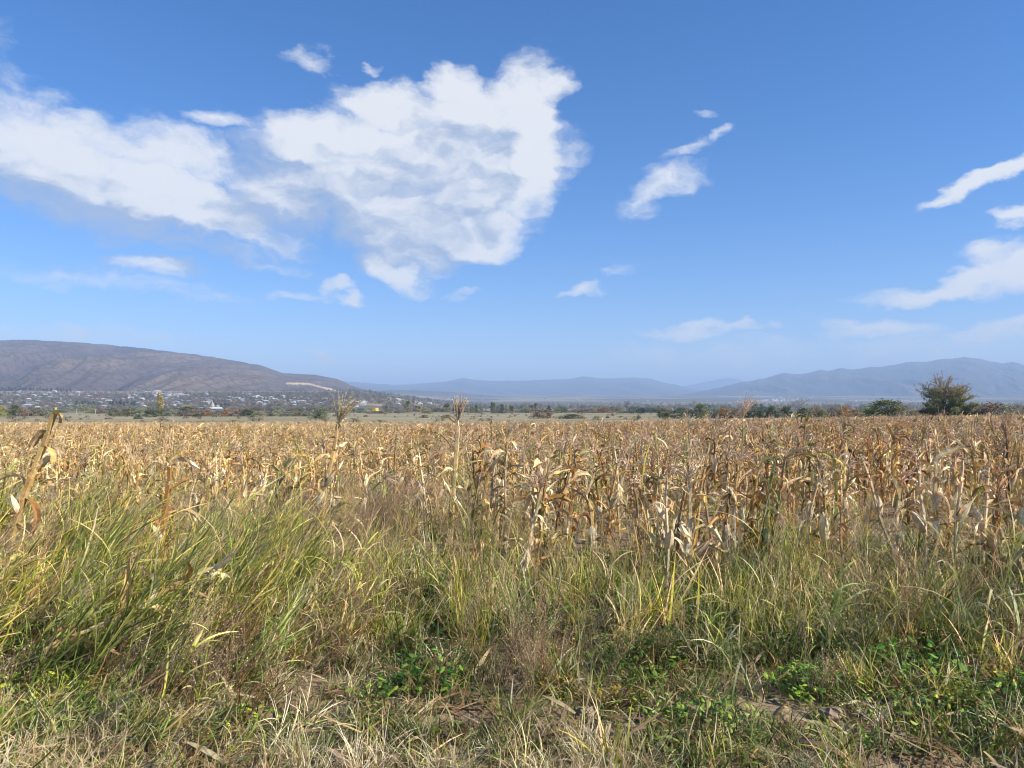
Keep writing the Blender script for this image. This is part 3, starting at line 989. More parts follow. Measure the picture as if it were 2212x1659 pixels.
def broadleaf(rng, n=34, r=0.16, h=0.14, size=0.045, pal=(DGREEN, GREEN, LIME), stems=True):
    """low weed with oval leaves on short stalks"""
    b = MB()
    for i in range(n):
        a = rng.uniform(0, 6.28)
        d = r * math.sqrt(rng.random())
        z = h * rng.uniform(0.15, 1.0) * (1 - 0.4 * d / r)
        c = Vector((math.cos(a) * d, math.sin(a) * d, z))
        t = rng.uniform(0, 6.28)
        tilt = rng.uniform(-0.2, 0.8)
        f = Vector((math.cos(t) * math.cos(tilt), math.sin(t) * math.cos(tilt), -math.sin(tilt)))
        s = f.cross(Vector((0, 0, 1))).normalized()
        s = (Matrix.Rotation(rng.uniform(-.5, .5), 3, f) @ s)
        L = size * rng.uniform(0.6, 1.4)
        col = jit(rng, rng.choice(pal), .25)
        b.ribbon([c, c + f * L * .35, c + f * L * .75, c + f * L], [s] * 4, [0.003, L * .30, L * .24, 0.002], 0.25, col)
        if stems and i % 2 == 0:
            b.tube([Vector((c.x * .3, c.y * .3, -0.01)), c], [0.0018, 0.0012], 3, jit(rng, (0.16, 0.17, 0.06), .2), cap=False)
    return b


def twiggy(rng, h=0.6, stems=9, pal=((0.36, 0.27, 0.17), (0.44, 0.34, 0.22), (0.28, 0.20, 0.13))):
    """dry bushy weed of fine branching stems and seed husks"""
    b = MB()
    for i in range(stems):
        ph = rng.uniform(0, 6.28)
        L = h * rng.uniform(0.6, 1.1)
        col = jit(rng, rng.choice(pal), .2)
        pts, dirs = leaf_path(rng, Vector((rng.gauss(0, .03), rng.gauss(0, .03), -.01)), ph, rng.uniform(0.0, .5), rng.uniform(0.1, .8), L, 6, .6)
        b.tube(pts, [0.0022 * (1 - .7 * k / 6) for k in range(7)], 3, col, cap=False)
        for k in range(10):
            j = rng.randint(1, 5)
            p = pts[j].lerp(pts[j + 1], rng.random())
            q, qd = leaf_path(rng, p, rng.uniform(0, 6.28), rng.uniform(.3, .8), rng.uniform(.1, .9), L * rng.uniform(.12, .36), 3, .8)
            b.tube(q, [0.0011, 0.0009, 0.0007, 0.0004], 3, jit(rng, col, .2), cap=False)
            for s in range(4):
                m = q[rng.randint(1, 3)] + Vector((rng.gauss(0, .008), rng.gauss(0, .008), rng.gauss(0, .008)))
                o = Vector((rng.gauss(0, 1), rng.gauss(0, 1), rng.gauss(0, 1))).normalized() * 0.010
                o2 = o.cross(Vector((.3, .5, .8))).normalized() * 0.004
                b.add([m, m + o * .5 + o2, m + o, m + o * .5 - o2], [(0, 1, 2, 3)], jit(rng, rng.choice([col, HAY, PURP, col]), .25))
    return b


def litter(rng, n=14):
    b = MB()
    for i in range(n):
        a = rng.uniform(0, 6.28)
        p = Vector((rng.gauss(0, .16), rng.gauss(0, .16), rng.uniform(.005, .05)))
        blade(b, rng, p, a, rng.uniform(1.2, 1.6), rng.uniform(1.5, 1.9), rng.uniform(.08, .3), rng.uniform(.003, .014), jit(rng, rng.choice([HAY, PALE, GREY, STRAW, BROWN]), .2), jit(rng, rng.choice([HAY, PALE, GREY]), .2), 4)
    return b


rng = random.Random(11)
K_GREEN = [green_tuft(rng, 38, 0.42).mesh('green_tuft_shape', M['grass']) for k in range(5)]
K_TALL = [tall_grass(rng, 8, 1.0).mesh('tall_grass_shape', M['grass']) for k in range(5)]
K_TALLG = [tall_grass(rng, 13, 1.0, ((LIME, YEL), (GREEN, LIME), (YEL, HAY), (YEL, YEL), (GREEN, YEL)), 0.7, 0.09, 5, 0.0048, 0.14, 0.5).mesh('lush_grass_shape', M['grass']) for k in range(4)]
K_HAYTALL = [tall_grass(rng, 11, 1.0, ((HAY, WHITE), (HAY, HAY), (STRAW, PALE), (YEL, HAY)), 0.95, 0.10, 2, 0.004).mesh('hay_grass_shape', M['grass']) for k in range(4)]
K_DRY = [dry_tuft(rng).mesh('dry_tuft_shape', M['grass']) for k in range(5)]
K_BROAD = [broadleaf(rng, 95, .17, .13, .024).mesh('low_weed_shape', M['grass']) for k in range(4)]
K_TWIG = [twiggy(rng, 0.6, 8).mesh('twiggy_weed_shape', M['grass']) for k in range(4)]
K_MAT = [green_tuft(rng, 30, 0.15, ((GREEN, LIME), (DGREEN, GREEN), (DGREEN, LIME), (HAY, WHITE), (GREY, HAY), (BROWN, GREY), (LIME, YEL)), 0.0028, 0.075, 1.9).mesh('turf_shape', M['grass']) for k in range(5)]
K_LITTER = [litter(rng).mesh('litter_shape', M['grass']) for k in range(4)]


def cloud_points(density, y0, y1, seed, half=0.72, pad=0.8):
    """random points over the wedge in front of the viewer; density(x, y) per square metre"""
    r = np.random.default_rng(seed)
    a = (half * y1 + pad) * 2 * (y1 - y0)
    dm = density(np.array([0.0]), np.array([y0]), True)
    n = int(a * dm)
    x = r.uniform(-half * y1 - pad, half * y1 + pad, n)
    y = r.uniform(y0, y1, n)
    ok = (np.abs(x) < half * y + pad) & (r.random(n) < density(x, y, False) / dm)
    return x[ok], y[ok], r


def strew(name, density, y0, y1, seed, kinds, size, tint, label, cat, lean_fn=None, wild=0.12, sxy=None):
    x, y, r = cloud_points(density, y0, y1, seed)
    n = len(x)
    z = G(x, y) + (1 - sstep(10, 18, np.hypot(x, y))) * ((fbm(x * 1.1, y * 1.1, 3, 4) - 0.5) * 0.10)
    s = np.clip(r.normal(1, 0.22, n), 0.5, 1.7) * size(x, y)
    l = r.normal(0, wild, (n, 2))
    if lean_fn is not None:
        lx, ly = lean_fn(x, y)
        l[:, 0] += lx
        l[:, 1] += ly
    e = [lean_euler(a, p, q) for a, p, q in zip(r.uniform(0, 6.283, n), l[:, 0], l[:, 1])]
    k = r.integers(0, len(kinds), n)
    t = tint(x, y, r)
    w = s if sxy is None else s * sxy
    return scatter(name, np.stack([x, y, z], 1), e, np.stack([w, w, s], 1), k, t, kinds, label, cat)


def U(x, y):
    return x / np.maximum(y, 0.5)


K_STEM = [tall_grass(rng, 3, 1.0, ((YEL, HAY), (LIME, YEL), (HAY, WHITE), (YEL, YEL)), .9, .05, 3, .0042, .16, .8).mesh('stem_shape', M['grass']) for k in range(6)]
K_DARK = [broadleaf(rng, 80, .17, .20, .030, (DGREEN, DGREEN, GREEN, (0.04, 0.085, 0.02))).mesh('dark_weed_shape', M['grass']) for k in range(4)]  # extra-dark leaves added low down to deepen the shaded gaps
# bare patches of soil
SOIL = [(at(1750, 1590, 1), 4.05, .36, .16), (at(1260, 1585, 1), 4.05, .24, .13), (at(1840, 1375, 1), 5.5, .3, .25), (at(2080, 1480, 1), 4.7, .2, .15)]


def bare(x, y):
    k = np.ones_like(x)
    for p, d, rx, ry in SOIL:
        q = ((x - p.x * d) / rx) ** 2 + ((y - d) / ry) ** 2
        k = k * (0.22 + 0.78 * sstep(0.3, 1.3, q))
    return k


def wind(x, y):
    """the grass on the left is blown over towards the right"""
    u = U(x, y)
    return 0.09 + 0.44 * sstep(-0.08, -0.34, u) * sstep(12, 5, y) + 0.10 * sstep(-0.1, -0.3, u), np.zeros_like(x)


def tints(*pairs):
    def f(x, y, r):
        c = np.array([p[0] for p in pairs])
        w = np.array([p[1] for p in pairs], float)
        i = r.choice(len(c), len(x), p=w / w.sum())
        return c[i] * r.uniform(0.75, 1.2, len(x))[:, None]
    return f


def d_green(x, y, mx):
    if mx:
        return 26.0
    u = U(x, y)
    f = 26 * (0.16 + 0.8 * sstep(0.44, 0.64, fbm(x * 0.9, y * 0.9, 51, 3))) * sstep(8.5, 6.0, y) * bare(x, y)
    f = f * (0.45 + 0.55 * sstep(4.0, 4.7, y + 0.5 * u))
    return np.minimum(f, 26)


strew('green_grass', d_green, 3.0, 9.5, 61, K_GREEN, lambda x, y: 0.55 + 0.35 * sstep(4.2, 5.5, y), tints(((.62, .66, .6), 5), ((.9, .8, .65), 3), ((.45, .55, .45), 4), ((1.3, 1.0, .75), 3)),
      'short green grass growing between the weeds of the verge', 'grass', wind)


def d_lush(x, y, mx):
    if mx:
        return 9.0
    u = U(x, y)
    left = sstep(-0.22, -0.38, u) * sstep(4.2, 4.9, y) * sstep(8.2, 6.6, y)
    mid = 0.22 * np.exp(-((u + 0.05) / 0.16) ** 2) * sstep(4.6, 5.3, y) * sstep(7.8, 6.4, y)
    rc = 1.3 * np.exp(-((u - 0.30) / 0.065) ** 2) * np.exp(-((y - 5.6) / 0.8) ** 2)
    f = (left + mid + rc) * (0.35 + 0.9 * sstep(0.38, 0.6, fbm(x * 1.2, y * 1.2, 57, 3)))
    return np.minimum(9.0 * f, 9.0)


strew('tall_green_grass', d_lush, 4.0, 8.4, 63, K_TALLG, lambda x, y: 0.62 + 0.28 * sstep(-0.1, -0.4, U(x, y)) + 0.08 * sstep(.2, .3, U(x, y)), tints(((1, 1, 1), 4), ((1.25, 1.1, .8), 3), ((.75, .85, .85), 2)),
      'tall yellow-green wild grass blown over along the field edge', 'grass', wind, 0.10)


def d_hay(x, y, mx):
    if mx:
        return 10.0
    u = U(x, y)
    f = 10 * (0.16 + 0.9 * sstep(0.40, 0.62, fbm(x * 0.8, y * 0.8, 71, 3))) * sstep(4.2, 5.2, y) * np.where(y > 11, 0.30, np.where(y > 7, 0.5, 1.0))
    f = f * np.where(u > 0.42, 0.5, 1.0) * sstep(40, 22, y)
    return np.minimum(f, 10)


strew('hay_grass', d_hay, 4.2, 40.0, 67, K_HAYTALL + K_TALL[:2], lambda x, y: 0.52 + 0.26 * sstep(-.1, -.4, U(x, y)) * sstep(10, 7, y) + 0.14 * sstep(9, 20, y), tints(((1, 1, 1), 4), ((1.1, 1.0, .85), 3), ((.8, .72, .62), 3), ((.75, .85, .6), 2)),
      'thin straw-coloured grass stems with airy seed heads among the maize', 'grass', wind, 0.10)


def d_under(x, y, mx):
    if mx:
        return 5.0
    return np.minimum(5 * (0.30 + 1.0 * sstep(0.40, 0.60, fbm(x * 0.35, y * 0.35, 75, 3))) * sstep(7, 9, y) * sstep(70, 30, y), 5)


strew('field_grass', d_under, 7.0, 70.0, 69, K_GREEN + K_TALL, lambda x, y: np.full_like(x, 0.62), tints(((1, 1, 1), 3), ((1.3, 1.1, .85), 4), ((.75, .85, .7), 2)),
      'green and straw grass growing between the maize plants', 'grass', None, 0.12)


def d_dry(x, y, mx):
    if mx:
        return 60.0
    u = U(x, y)
    rim = sstep(3.85, 3.3, y + 0.5 * np.clip(u, 0, 1) - 0.45 * sstep(-0.3, -0.6, u))
    f = 60 * (rim * (0.28 + 0.8 * sstep(0.35, 0.6, fbm(x * 1.1, y * 1.1, 81, 3))) + (0.05 + 0.22 * sstep(0.45, 0.65, fbm(x * 1.3, y * 1.3, 83, 3))) * sstep(9, 7, y)) * bare(x, y)
    return np.minimum(f * np.where(u > 0.25, 0.45, 1.0), 60)


strew('dry_grass', d_dry, 3.0, 9.0, 71, K_DRY, lambda x, y: 0.55 + 0.40 * (fbm(x * 0.7, y * 0.7, 85, 2)), tints(((.9, .9, .9), 4), ((.70, .64, .58), 5), ((.85, .9, .7), 3)),
      'bleached dry grass along the bottom of the verge', 'grass', wind, 0.2)


def d_broad(x, y, mx):
    if mx:
        return 30.0
    u = U(x, y)
    f = 30 * (0.12 + 1.0 * sstep(0.46, 0.62, fbm(x * 0.8, y * 0.8, 91, 3)) + 0.35 * sstep(0.2, 0.4, u)) * sstep(3.5, 4.1, y) * sstep(9, 6.8, y) * bare(x, y)
    return np.minimum(f, 30)


strew('ground_weeds', d_broad, 3.3, 9.0, 73, K_BROAD, lambda x, y: 0.55 + 0.7 * fbm(x * 0.6, y * 0.6, 95, 2), tints(((1, 1, 1), 5), ((1.5, 1.3, .8), 2), ((.8, 1.0, .9), 4), ((1.7, .9, .6), 1)),
      'low broad-leaved green weeds covering the soil', 'weeds')


def d_twig(x, y, mx):
    if mx:
        return 16.0
    u = U(x, y)
    f = 16 * (0.03 + 0.28 * sstep(0.52, 0.66, fbm(x * 0.75, y * 0.75, 101, 3)) + 0.9 * np.exp(-((u - 0.06) / .10) ** 2) * np.exp(-((y - 4.9) / .55) ** 2) + 0.6 * np.exp(-((u + .47) / .16) ** 2) * np.exp(-((y - 4.6) / .5) ** 2))
    f = f + 14 * np.exp(-((u + 0.155) / .085) ** 2) * np.exp(-((y - 10.4) / 1.5) ** 2)
    return np.minimum(f * sstep(3.6, 4.2, y) * np.where(y > 8.8, sstep(13, 12, y) * np.where(np.abs(u + .155) < .12, 1, .1), 1), 16)


strew('twiggy_weeds', d_twig, 3.6, 13.0, 77, K_TWIG, lambda x, y: np.full_like(x, 0.85), tints(((1, 1, 1), 5), ((1.3, 1.2, 1.1), 3), ((.85, .6, .5), 2)),
      'dry brown twiggy weeds with fine branching stems', 'weeds', wind, 0.15)


def d_mat(x, y, mx):
    if mx:
        return 75.0
    return np.minimum(75 * (0.35 + 0.7 * fbm(x * 1.5, y * 1.5, 121, 3)) * sstep(8.5, 6, y) * (0.3 + 0.7 * bare(x, y)), 75)


strew('turf', d_mat, 3.0, 8.5, 81, K_MAT, lambda x, y: np.full_like(x, 1.0), tints(((.62, .7, .5), 6), ((.40, .5, .36), 6), ((.85, .72, .56), 3), ((.5, .36, .27), 3)),
      'short tangled turf of green and withered blades over the soil', 'turf', wind, 0.2)


def d_stem(x, y, mx):
    if mx:
        return 9.0
    return np.minimum(9 * (0.15 + 0.85 * sstep(0.36, 0.6, fbm(x * 1.1, y * 1.1, 131, 3))) * sstep(4.3, 5.0, y) * sstep(9.0, 7.2, y) * np.where(U(x, y) > .4, .45, 1), 9)


strew('seeding_stems', d_stem, 4.2, 9.0, 83, K_STEM, lambda x, y: 0.70 + 0.22 * fbm(x * 0.9, y * 0.9, 135, 2), tints(((1, 1, 1), 5), ((1.15, 1.1, .9), 3), ((.8, .62, .45), 2)),
      'tall thin yellow-green seeding stems in front of the maize', 'grass', wind, 0.10)


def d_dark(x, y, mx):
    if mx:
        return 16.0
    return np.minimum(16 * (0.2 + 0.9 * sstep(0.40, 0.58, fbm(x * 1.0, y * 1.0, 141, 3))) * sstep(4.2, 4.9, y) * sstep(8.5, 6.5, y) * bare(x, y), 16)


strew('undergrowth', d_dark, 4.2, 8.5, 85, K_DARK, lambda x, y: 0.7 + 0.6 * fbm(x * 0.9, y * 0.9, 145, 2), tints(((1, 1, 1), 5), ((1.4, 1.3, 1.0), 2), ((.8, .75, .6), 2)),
      'deep green leafy undergrowth added to darken the gaps beneath the tall grass', 'undergrowth')


def d_litter(x, y, mx):
    if mx:
        return 14.0
    return np.minimum(14 * (0.3 + 0.7 * fbm(x, y, 107, 3)) * np.where(y > 9, 0.4, 1.0) * sstep(30, 15, y), 14)


strew('leaf_litter', d_litter, 3.0, 30.0, 79, K_LITTER, lambda x, y: np.full_like(x, 0.9), tints(((1, 1, 1), 3), ((.75, .7, .65), 3), ((.55, .45, .4), 2)), 'broken dry leaves and stems lying on the soil', 'plant litter')

print('maize', N, 'tris', sum(len(m.polygons) for m in bpy.data.meshes))
# ------------------------------------------------------------------ trees
WHT = (1, 1, 1)


def leaf_card(b, rng, c, size, col, up=0.3):
    o = Vector((rng.gauss(0, 1), rng.gauss(0, 1), rng.gauss(0, 1) + up)).normalized()
    s = o.cross(Vector((rng.gauss(0, 1), rng.gauss(0, 1), rng.gauss(0, 1)))).normalized()
    L = size * rng.uniform(0.6, 1.4)
    b.add([c - o * L * .5, c + s * L * .28, c + o * L * .5, c - s * L * .28], [(0, 1, 2, 3)], col)


def crown_tree(rng, wide=1.0, leaves=1300, base=0.1, shape='round', clumps=34, size=0.05, twigs=0):
    """unit-height tree: (trunk with limbs, crown of leaf clumps)"""
    tr, cr = MB(), MB()
    bark = (0.13, 0.10, 0.075)
    cents = []
    for k in range(clumps):
        while True:
            z = rng.uniform(base, 0.97)
            t = (z - base) / (1 - base)
            if shape == 'round':
                prof = math.sqrt(max(0.0, 1 - (2 * t - 0.75) ** 2 / 1.6)) * (1 if t > .1 else .8)
            elif shape == 'column':
                prof = min(1.0, (t + .06) * 5) * (1 - t ** 3) ** .8
            elif shape == 'cone':
                prof = (1 - t) ** .85 + .05
            else:
                prof = math.sqrt(max(0.0, 1 - t ** 2))
            a = rng.uniform(0, 6.28)
            d = prof * wide * 0.5 * math.sqrt(rng.uniform(0.12, 1.0)) * rng.uniform(.75, 1.12)
            break
        cents.append(Vector((math.cos(a) * d, math.sin(a) * d, z)))
    stems = 1 if shape in ('column', 'cone') else rng.randint(2, 4)
    for s in range(stems):
        lx, ly = rng.uniform(-.12, .12) * wide, rng.uniform(-.12, .12) * wide
        if stems == 1:
            lx = ly = 0
        hh_ = 0.9 if stems == 1 else rng.uniform(.5, .75)
        tr.tube([Vector((0, 0, -0.03)), Vector((lx * .4, ly * .4, hh_ * .4)), Vector((lx, ly, hh_))], [0.026, 0.017, 0.004], 5, bark)
    for c in cents[::2]:
        p = Vector((c.x * .12, c.y * .12, max(0.03, c.z * .55)))
        tr.tube([p, p.lerp(c, .5) + Vector((0, 0, .02)), c], [0.009, 0.006, 0.002], 3, bark)
    cs = 0.11 * (wide if shape != 'column' else 0.5 * wide + .12) + 0.03
    for i in range(leaves):
        c = rng.choice(cents)
        o = Vector((rng.gauss(0, cs * .55), rng.gauss(0, cs * .55), rng.gauss(0, cs * .5)))
        leaf_card(cr, rng, c + o, size, jit(rng, WHT, .28))
    for i in range(twigs):
        c = rng.choice(cents)
        e = c + Vector((c.x * .2 + rng.gauss(0, .05), c.y * .2 + rng.gauss(0, .05), rng.uniform(.02, .12)))
        cr.tube([c, e], [0.003, 0.001], 3, jit(rng, (.6, .5, .4), .2), cap=False)
    return tr, cr


def bare_tree(rng, wide=0.45, upright=0.75):
    """leafless tree: trunk and limbs, and a crown of fine twigs"""
    tr, cr = MB(), MB()
    tr.tube([Vector((0, 0, -.03)), Vector((.01, 0, .5)), Vector((0, .01, .93))], [.02, .013, .003], 5, (.2, .17, .14))
    for i in range(46):
        z = rng.uniform(.18, .9)
        a = rng.uniform(0, 6.28)
        L = wide * .5 * rng.uniform(.6, 1.1) * (1.15 - abs(z - .5))
        o = Vector((math.cos(a), math.sin(a), 0))
        p = Vector((0, 0, z))
        m = p + o * L * .6 + Vector((0, 0, L * upright))
        e = p + o * L + Vector((0, 0, L * (upright * 2.2)))
        tr.tube([p, m, e], [.006, .004, .0015], 3, (.2, .17, .14), cap=False)
        for k in range(12):
            q = m.lerp(e, rng.random())
            d = Vector((rng.gauss(0, 1), rng.gauss(0, 1), rng.gauss(0, 1) + 1.2)).normalized() * rng.uniform(.03, .09)
            cr.tube([q, q + d], [.0026, .001], 3, jit(rng, WHT, .2), cap=False)
    return tr, cr


rng = random.Random(31)
TREE = {}


def add_kind(key, gens):
    TREE[key] = [(t.mesh('tree_trunk', M['bark']), c.mesh('tree_crown', M['tree'])) for t, c in gens]


add_kind('bush', [crown_tree(rng, 1.25, 1900, 0.02, 'dome', 40, .085) for k in range(4)])
add_kind('round', [crown_tree(rng, 0.95, 1900, 0.08, 'round', 40, .075, 60) for k in range(4)])
add_kind('poplar', [crown_tree(rng, 0.26, 1500, 0.06, 'column', 40, .055, 30) for k in range(3)])
add_kind('conifer', [crown_tree(rng, 0.42, 1100, 0.05, 'cone', 34, .045) for k in range(3)])
add_kind('bare', [bare_tree(rng, .42, .9) for k in range(2)] + [bare_tree(rng, .8, .5)])
WIDE0 = {'bush': 1.25, 'round': 0.95, 'poplar': 0.26, 'conifer': 0.42, 'bare': 0.45}
TC = {  # crown colours
    'green': (0.15, 0.18, 0.075), 'olive': (0.25, 0.235, 0.11), 'grey': (0.27, 0.28, 0.18), 'dark': (0.10, 0.125, 0.065), 'brown': (0.27, 0.20, 0.125), 'orange': (0.38, 0.23, 0.10),
    'yellow': (0.48, 0.37, 0.10), 'lime': (0.33, 0.33, 0.11), 'willow': (0.37, 0.37, 0.20), 'twig': (0.34, 0.28, 0.22), 'pine': (0.040, 0.065, 0.052), 'pale': (0.30, 0.27, 0.2)}
CNAME = {'green': 'green', 'olive': 'olive', 'grey': 'grey-green', 'dark': 'dark green', 'brown': 'brown', 'orange': 'rusty orange', 'yellow': 'golden yellow', 'lime': 'yellow-green', 'willow': 'pale silvery green', 'twig': 'leafless grey', 'pine': 'blackish green', 'pale': 'pale leafless'}
TREES = []


def plant(kind, colour, px, D, h, w, group, seed, base_z=None, name=None):
    r = random.Random(seed)
    x = ray(px, 872)[0] * D
    z = Gs(x, D) if base_z is None else base_z
    t, c = r.choice(TREE[kind])
    nm = name or {'bush': 'bush', 'round': 'tree', 'poplar': 'poplar_tree', 'conifer': 'conifer_tree', 'bare': 'bare_tree'}[kind]
    root = bpy.data.objects.new(nm, None)
    COL.objects.link(root)
    root.location = (x, D, z)
    sx = w / WIDE0[kind]
    root.scale = (sx, sx, h)
    root.rotation_euler = (0, 0, r.uniform(0, 6.28))
    k = r.uniform(.85, 1.15)
    for n, me, col in (('trunk', t, (1, 1, 1, 1)), ('crown', c, tuple(v * k for v in TC[colour]) + (1,))):
        o = bpy.data.objects.new(n, me)
        COL.objects.link(o)
        o.parent = root
        o.color = col
    TREES.append(dict(ob=root, kind=kind, colour=colour, px=px, D=D, h=h, w=w, group=group))
    return root


# the hedge and trees beyond the meadow: (picture x, top, foot, width, kind, colour)
def strip(rows, x0, y0, group):
    for i, (zx, zt, zb, zw, kind, colour) in enumerate(rows):
        px, top, foot, w = x0 + zx / 4, y0 + zt / 4, y0 + zb / 4, zw / 4
        if foot > 899:
            D = ground_depth(px, foot, 150, 600)
        else:
            D = random.Random(int(zx * 7 + x0)).uniform(560, 780) if kind not in ('poplar', 'bare') else random.Random(int(zx * 7 + x0)).uniform(700, 900)
        x = ray(px, 872)[0] * D
        h = at(px, top, D).z - Gs(x, D)
        plant(kind, colour, px, D, h * (1.14 if kind == 'poplar' else 1.04), w / FPX * D * (1.7 if kind == 'poplar' else 1.3), group, int(zx * 13 + x0))


B, O_, P_, N_ = 'bush', 'round', 'poplar', 'bare'
HEDGE = 'trees and bushes beyond the meadow'
strip([(10, 655, 750, 60, O_, 'lime'), (130, 650, 745, 90, O_, 'green'), (225, 690, 745, 110, B, 'brown'), (330, 690, 745, 100, B, 'brown'), (420, 690, 745, 100, B, 'grey'), (500, 665, 740, 110, O_, 'grey'), (600, 670, 740, 100, B, 'brown'),
       (700, 645, 740, 110, O_, 'willow'), (790, 680, 740, 100, B, 'lime'), (880, 690, 740, 120, B, 'brown'), (1000, 690, 745, 120, B, 'olive'), (1110, 680, 745, 120, B, 'olive'), (1210, 680, 745, 110, B, 'grey'), (1300, 682, 750, 120, B, 'dark'),
       (1390, 672, 745, 110, B, 'olive'), (1500, 690, 745, 130, B, 'grey'), (1380, 560, 690, 36, P_, 'yellow'), (1615, 648, 725, 62, O_, 'yellow'), (1580, 700, 745, 100, B, 'brown'), (1690, 690, 745, 120, B, 'brown'), (1790, 692, 745, 100, B, 'orange'),
       (1890, 695, 745, 110, B, 'brown'), (1965, 688, 745, 80, B, 'orange'), (2060, 692, 745, 110, B, 'brown'), (2140, 690, 745, 110, B, 'dark'), (2195, 692, 745, 80, B, 'olive'), (60, 705, 745, 100, B, 'olive'), (1195, 736, 768, 60, B, 'dark'), (1700, 722, 752, 56, B, 'dark'),
       (460, 755, 770, 70, B, 'olive'), (940, 756, 768, 60, B, 'brown')], 0, 713.2, HEDGE)
strip([(30, 485, 530, 100, B, 'willow'), (180, 478, 525, 100, B, 'willow'), (132, 466, 510, 26, P_, 'yellow'), (100, 490, 525, 90, B, 'brown'), (280, 485, 525, 110, B, 'grey'), (370, 482, 525, 110, B, 'olive'), (460, 485, 525, 100, B, 'grey'), (550, 484, 545, 120, B, 'green'),
       (640, 480, 522, 90, B, 'olive'), (800, 448, 515, 90, O_, 'dark'), (725, 488, 530, 70, B, 'green'), (900, 474, 515, 100, B, 'olive'), (1000, 480, 515, 110, B, 'grey'), (1090, 480, 515, 100, B, 'brown'), (1160, 458, 515, 60, O_, 'olive'), (1240, 468, 515, 100, B, 'grey'),
       (1315, 398, 512, 30, P_, 'lime'), (1390, 440, 512, 24, P_, 'olive'), (1412, 436, 512, 20, P_, 'yellow'), (1480, 468, 515, 90, B, 'olive'), (1570, 460, 515, 100, B, 'dark'), (1650, 420, 512, 42, P_, 'olive'), (1722, 430, 512, 28, P_, 'grey'), (1800, 470, 515, 90, B, 'brown'),
       (1870, 445, 512, 28, P_, 'lime'), (1905, 430, 512, 20, P_, 'green'), (1945, 430, 512, 20, P_, 'willow'), (2040, 412, 512, 20, P_, 'green'), (2058, 416, 512, 18, P_, 'olive'), (2125, 428, 508, 26, P_, 'green'), (2165, 430, 508, 18, P_, 'yellow'), (2200, 435, 508, 20, P_, 'olive'),
       (1740, 480, 515, 90, B, 'grey'), (1900, 482, 515, 110, B, 'olive'), (2000, 475, 515, 110, B, 'grey'), (2100, 480, 515, 110, B, 'dark'), (2190, 480, 515, 90, B, 'brown'), (1450, 514, 540, 64, B, 'brown'), (1655, 515, 543, 64, B, 'dark'), (950, 515, 530, 40, B, 'brown')], 553, 768, HEDGE)
strip([(8, 440, 510, 20, P_, 'olive'), (60, 472, 515, 110, B, 'grey'), (120, 408, 505, 34, N_, 'pale'), (172, 436, 520, 26, P_, 'brown'), (206, 418, 505, 24, P_, 'brown'), (265, 474, 545, 150, B, 'brown'), (318, 438, 508, 22, P_, 'dark'), (340, 480, 515, 80, B, 'olive'), (400, 458, 515, 44, O_, 'lime'),
       (520, 510, 546, 170, B, 'dark'), (450, 466, 515, 100, B, 'olive'), (560, 458, 515, 120, B, 'brown'), (680, 460, 515, 120, B, 'brown'), (790, 452, 515, 120, B, 'orange'), (905, 428, 500, 56, N_, 'pale'), (995, 398, 505, 46, N_, 'pale'), (870, 478, 515, 100, B, 'brown'), (960, 480, 518, 90, B, 'olive'),
       (1050, 446, 518, 100, O_, 'green'), (1140, 452, 518, 100, O_, 'dark'), (1225, 464, 520, 100, B, 'dark'), (1300, 466, 532, 110, B, 'green'), (1400, 480, 545, 170, B, 'dark'), (1455, 456, 520, 110, B, 'dark'), (1575, 388, 520, 46, N_, 'twig'), (1640, 424, 540, 110, O_, 'green'), (1560, 470, 540, 100, B, 'dark'),
       (1760, 460, 545, 100, B, 'grey'), (1850, 456, 545, 120, B, 'orange'), (1930, 464, 545, 90, B, 'brown'), (2100, 414, 505, 36, P_, 'grey'), (2155, 424, 505, 24, P_, 'grey'), (2085, 474, 540, 110, B, 'dark'), (2170, 474, 540, 110, B, 'dark'), (2010, 478, 540, 100, B, 'olive'), (1095, 520, 545, 36, B, 'dark'), (825, 520, 542, 30, B, 'brown')], 1106, 768, HEDGE)
strip([(30, 550, 650, 70, O_, 'dark'), (90, 560, 650, 70, B, 'grey'), (160, 558, 650, 80, O_, 'dark'), (225, 508, 625, 44, N_, 'twig'), (295, 486, 630, 60, N_, 'twig'), (290, 568, 650, 110, B, 'dark'), (400, 560, 650, 110, B, 'brown'), (470, 582, 650, 90, B, 'olive'), (550, 536, 640, 60, N_, 'twig'), (570, 590, 650, 90, B, 'brown'),
       (660, 558, 650, 110, B, 'orange'), (760, 580, 650, 110, B, 'brown'), (1290, 590, 650, 110, B, 'brown'), (1330, 555, 640, 50, N_, 'twig'), (1850, 590, 650, 90, B, 'grey')], 1659, 740.6, HEDGE)
rr = random.Random(88)
for i in range(64):
    px = rr.uniform(-20, 1900)
    D = rr.uniform(620, 860)
    if 755 < px < 835 or 440 < px < 490:
        continue
    plant(B, rr.choice(['olive', 'brown', 'grey', 'dark', 'olive', 'dark', 'green']), px, D, rr.uniform(3.2, 5.4), rr.uniform(9, 20), HEDGE, 2000 + i)
SIDE = 'shrubs around the lone tree'
for i, (px, top, D, w, kind, col_) in enumerate([(1915, 866, 150, 8.6, B, 'green'), (1880, 878, 158, 5.0, B, 'lime'), (1950, 876, 146, 5.0, B, 'olive'), (2145, 873, 140, 7.0, B, 'brown'), (2185, 876, 136, 5.0, B, 'grey'), (2118, 872, 145, 3.0, N_, 'twig'), (2212, 874, 132, 4.0, N_, 'twig'), (2250, 872, 140, 7.0, B, 'olive')]):
    x = ray(px, 872)[0] * D
    plant(kind, col_, px, D, at(px, top, D).z - Gs(x, D), w, SIDE, 900 + i)


